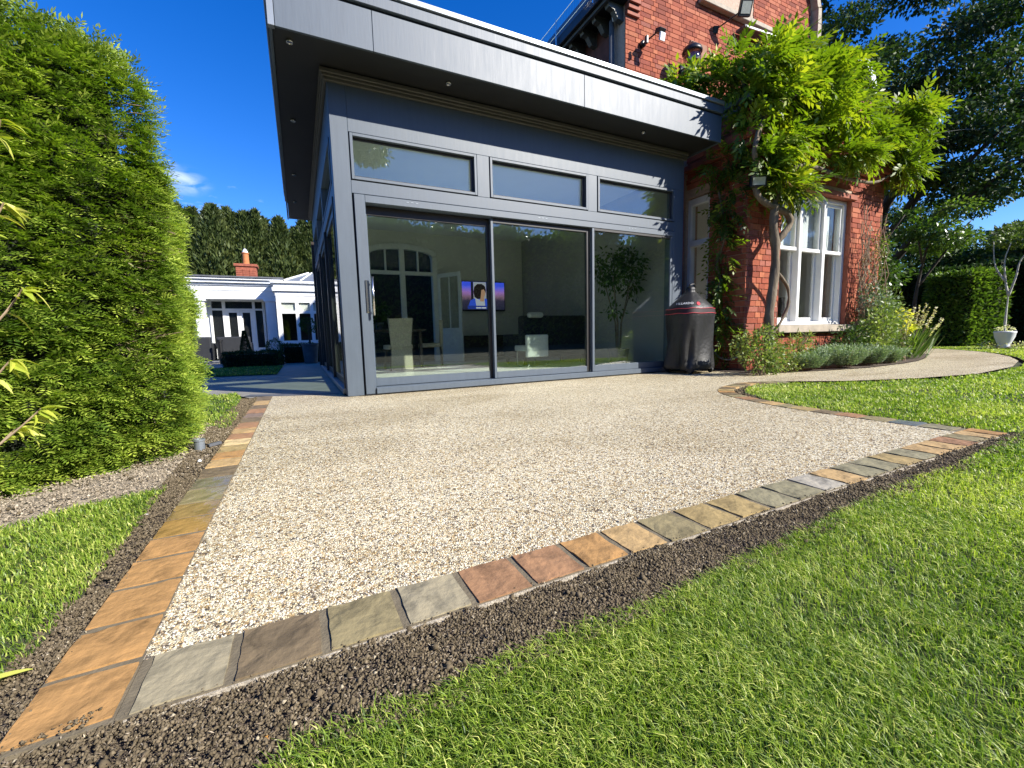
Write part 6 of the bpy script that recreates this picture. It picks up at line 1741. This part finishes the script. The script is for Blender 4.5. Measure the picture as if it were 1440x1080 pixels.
# far layered tree
bl = []
for k in range(46):
    a = random.uniform(0, 6.28); R = 4.2 * math.sqrt(random.random())
    hz = 4.6 - (R / 4.2) ** 2 * 1.9
    bl.append((27.0 + R * math.cos(a), -1.0 + R * math.sin(a), hz * random.uniform(.62, 1.0) + .9, random.uniform(.8, 1.4), random.uniform(.8, 1.4), random.uniform(.14, .26)))
tree('cedar', 'flat layered evergreen tree far beyond the clipped hedges', (27.0, -1.0, 0), [(27, -1, 0), (27, -1, 2.5), (27, -1, 5)], .35, [[(27, -1, 2.5), (25.5, 0, 3.2), (24, 1, 3.4)], [(27, -1, 2.8), (25.5, -2, 3.6), (24.4, -3, 3.8)]], bl, 300, M['cypress'], .26, .10, .62, lr=.1, droop=.0)
bl = [(24 + random.uniform(-1, 5), 5.5 + random.uniform(-4, 4), random.uniform(1.5, 4.6), random.uniform(.8, 1.4), random.uniform(.8, 1.4), random.uniform(.5, .9)) for k in range(26)]
tree('holly_tree', 'dark bushy tree seen through the gap under the big tree', (26, 5.5, 0), [(26, 5.5, 0), (26, 5.4, 2), (26, 5.5, 4)], .2, [[(26, 5.4, 1.8), (25, 4.5, 3.2)]], bl, 260, M['tree'], .2, .1, .5)
# white urn with planting
ur = thing('stone_planter', 'white stone planter below the pale stemmed tree', 'planter', (14.6, -.78, 0))
MB().lathe((14.6, -.78, 0), [(.12, 0), (.14, .04), (.10, .08), (.13, .16), (.17, .28), (.18, .36), (.19, .38), (.185, .41), (.15, .40), (.0, .36)], 20).build('urn', M['white_cool'], ur, smooth=True)
c, o, tc = blob_points([(14.6, -.78, .46, .15, .15, .08)], 1500, .2)
foliage('foliage', ur, M['flower'], c, o, np.full(len(c), .05), np.full(len(c), .03), rng.random(len(c)))
shrub('white_flowers', 'low white flowering plants at the foot of the planter', [(14.4, -.6, .08, .25, .2, .08), (14.5, -1.05, .08, .25, .2, .08)], 900, M['flower'], .05, .03, (14.5, -.8), .6, cat='flowers')

# ================================================================== GARDEN BEHIND THE CAMERA (seen in the glass)
random.seed(33)
def garden_tree(label, x, y, h, r, mat='tree', tint=.5):
    b = []
    for k in range(34):
        a = random.uniform(0, 6.28); f = random.random(); R = r * math.sqrt(max(.08, 1 - (2 * f - 1) ** 2)) * random.uniform(.5, 1)
        b.append((x + R * math.cos(a), y + R * math.sin(a), h * .22 + f * h * .74, r * random.uniform(.22, .36), r * random.uniform(.22, .36), r * random.uniform(.16, .28)))
    tree('garden_tree', label, (x, y, 0), [(x, y, 0), (x + .1, y, h * .4), (x, y + .1, h * .8)], .05 * r + .1, [[(x, y, h * .35), (x + r * .5, y, h * .55)], [(x, y, h * .4), (x - r * .5, y + .3, h * .6)]], b, 240, M[mat], .28, .15, tint, group='trees behind the viewer reflected in the glass', lr=.06)
for i, (x, y, h, r, mt, tn, lb) in enumerate([(2.6, -21, 12.0, 3.0, 'laurel', .45, 'tallest tree reflected in the left clerestory window'), (-3.5, -20, 11, 3.2, 'tree', .6, 'broad tree standing behind the viewer on the lawn edge'), (8.6, -22, 8.6, 1.7, 'laurel', .5, 'narrow tree reflected low in the left clerestory window'),
                                          (13.2, -22, 8.2, 2.2, 'tree', .6, 'round tree reflected between two clerestory windows'), (18.5, -21, 9.0, 2.6, 'tree', .6, 'dense tree reflected in the middle clerestory window'), (24.5, -19, 9.6, 3.0, 'tree', .55, 'spreading tree reflected in the right hand glass door'), (31, -16, 10, 3.2, 'tree', .55, 'far tree reflected in the right clerestory window')]):
    garden_tree(lb, x, y, h, r, mt, tn)
box_hedge('long tall boundary hedge behind the viewer reflected in the doors', -14, 40, -19.6, -18.2, 6.5, 'laurel', 'boundary_hedge', .34, .20, 75, .60, .55)
# boundary planting further left, past the white building
box_hedge('tall dark boundary hedge left of the conifers beyond the terrace', -34, -7.2, 22.5, 24.0, 5.2, 'tree', 'boundary_hedge', .3, .16, 60, .55, .35)
box_hedge('long dark hedge along the left boundary of the garden', -15.5, -14.2, -18, 22.4, 4.2, 'tree', 'boundary_hedge', .3, .16, 60, .55, .35)
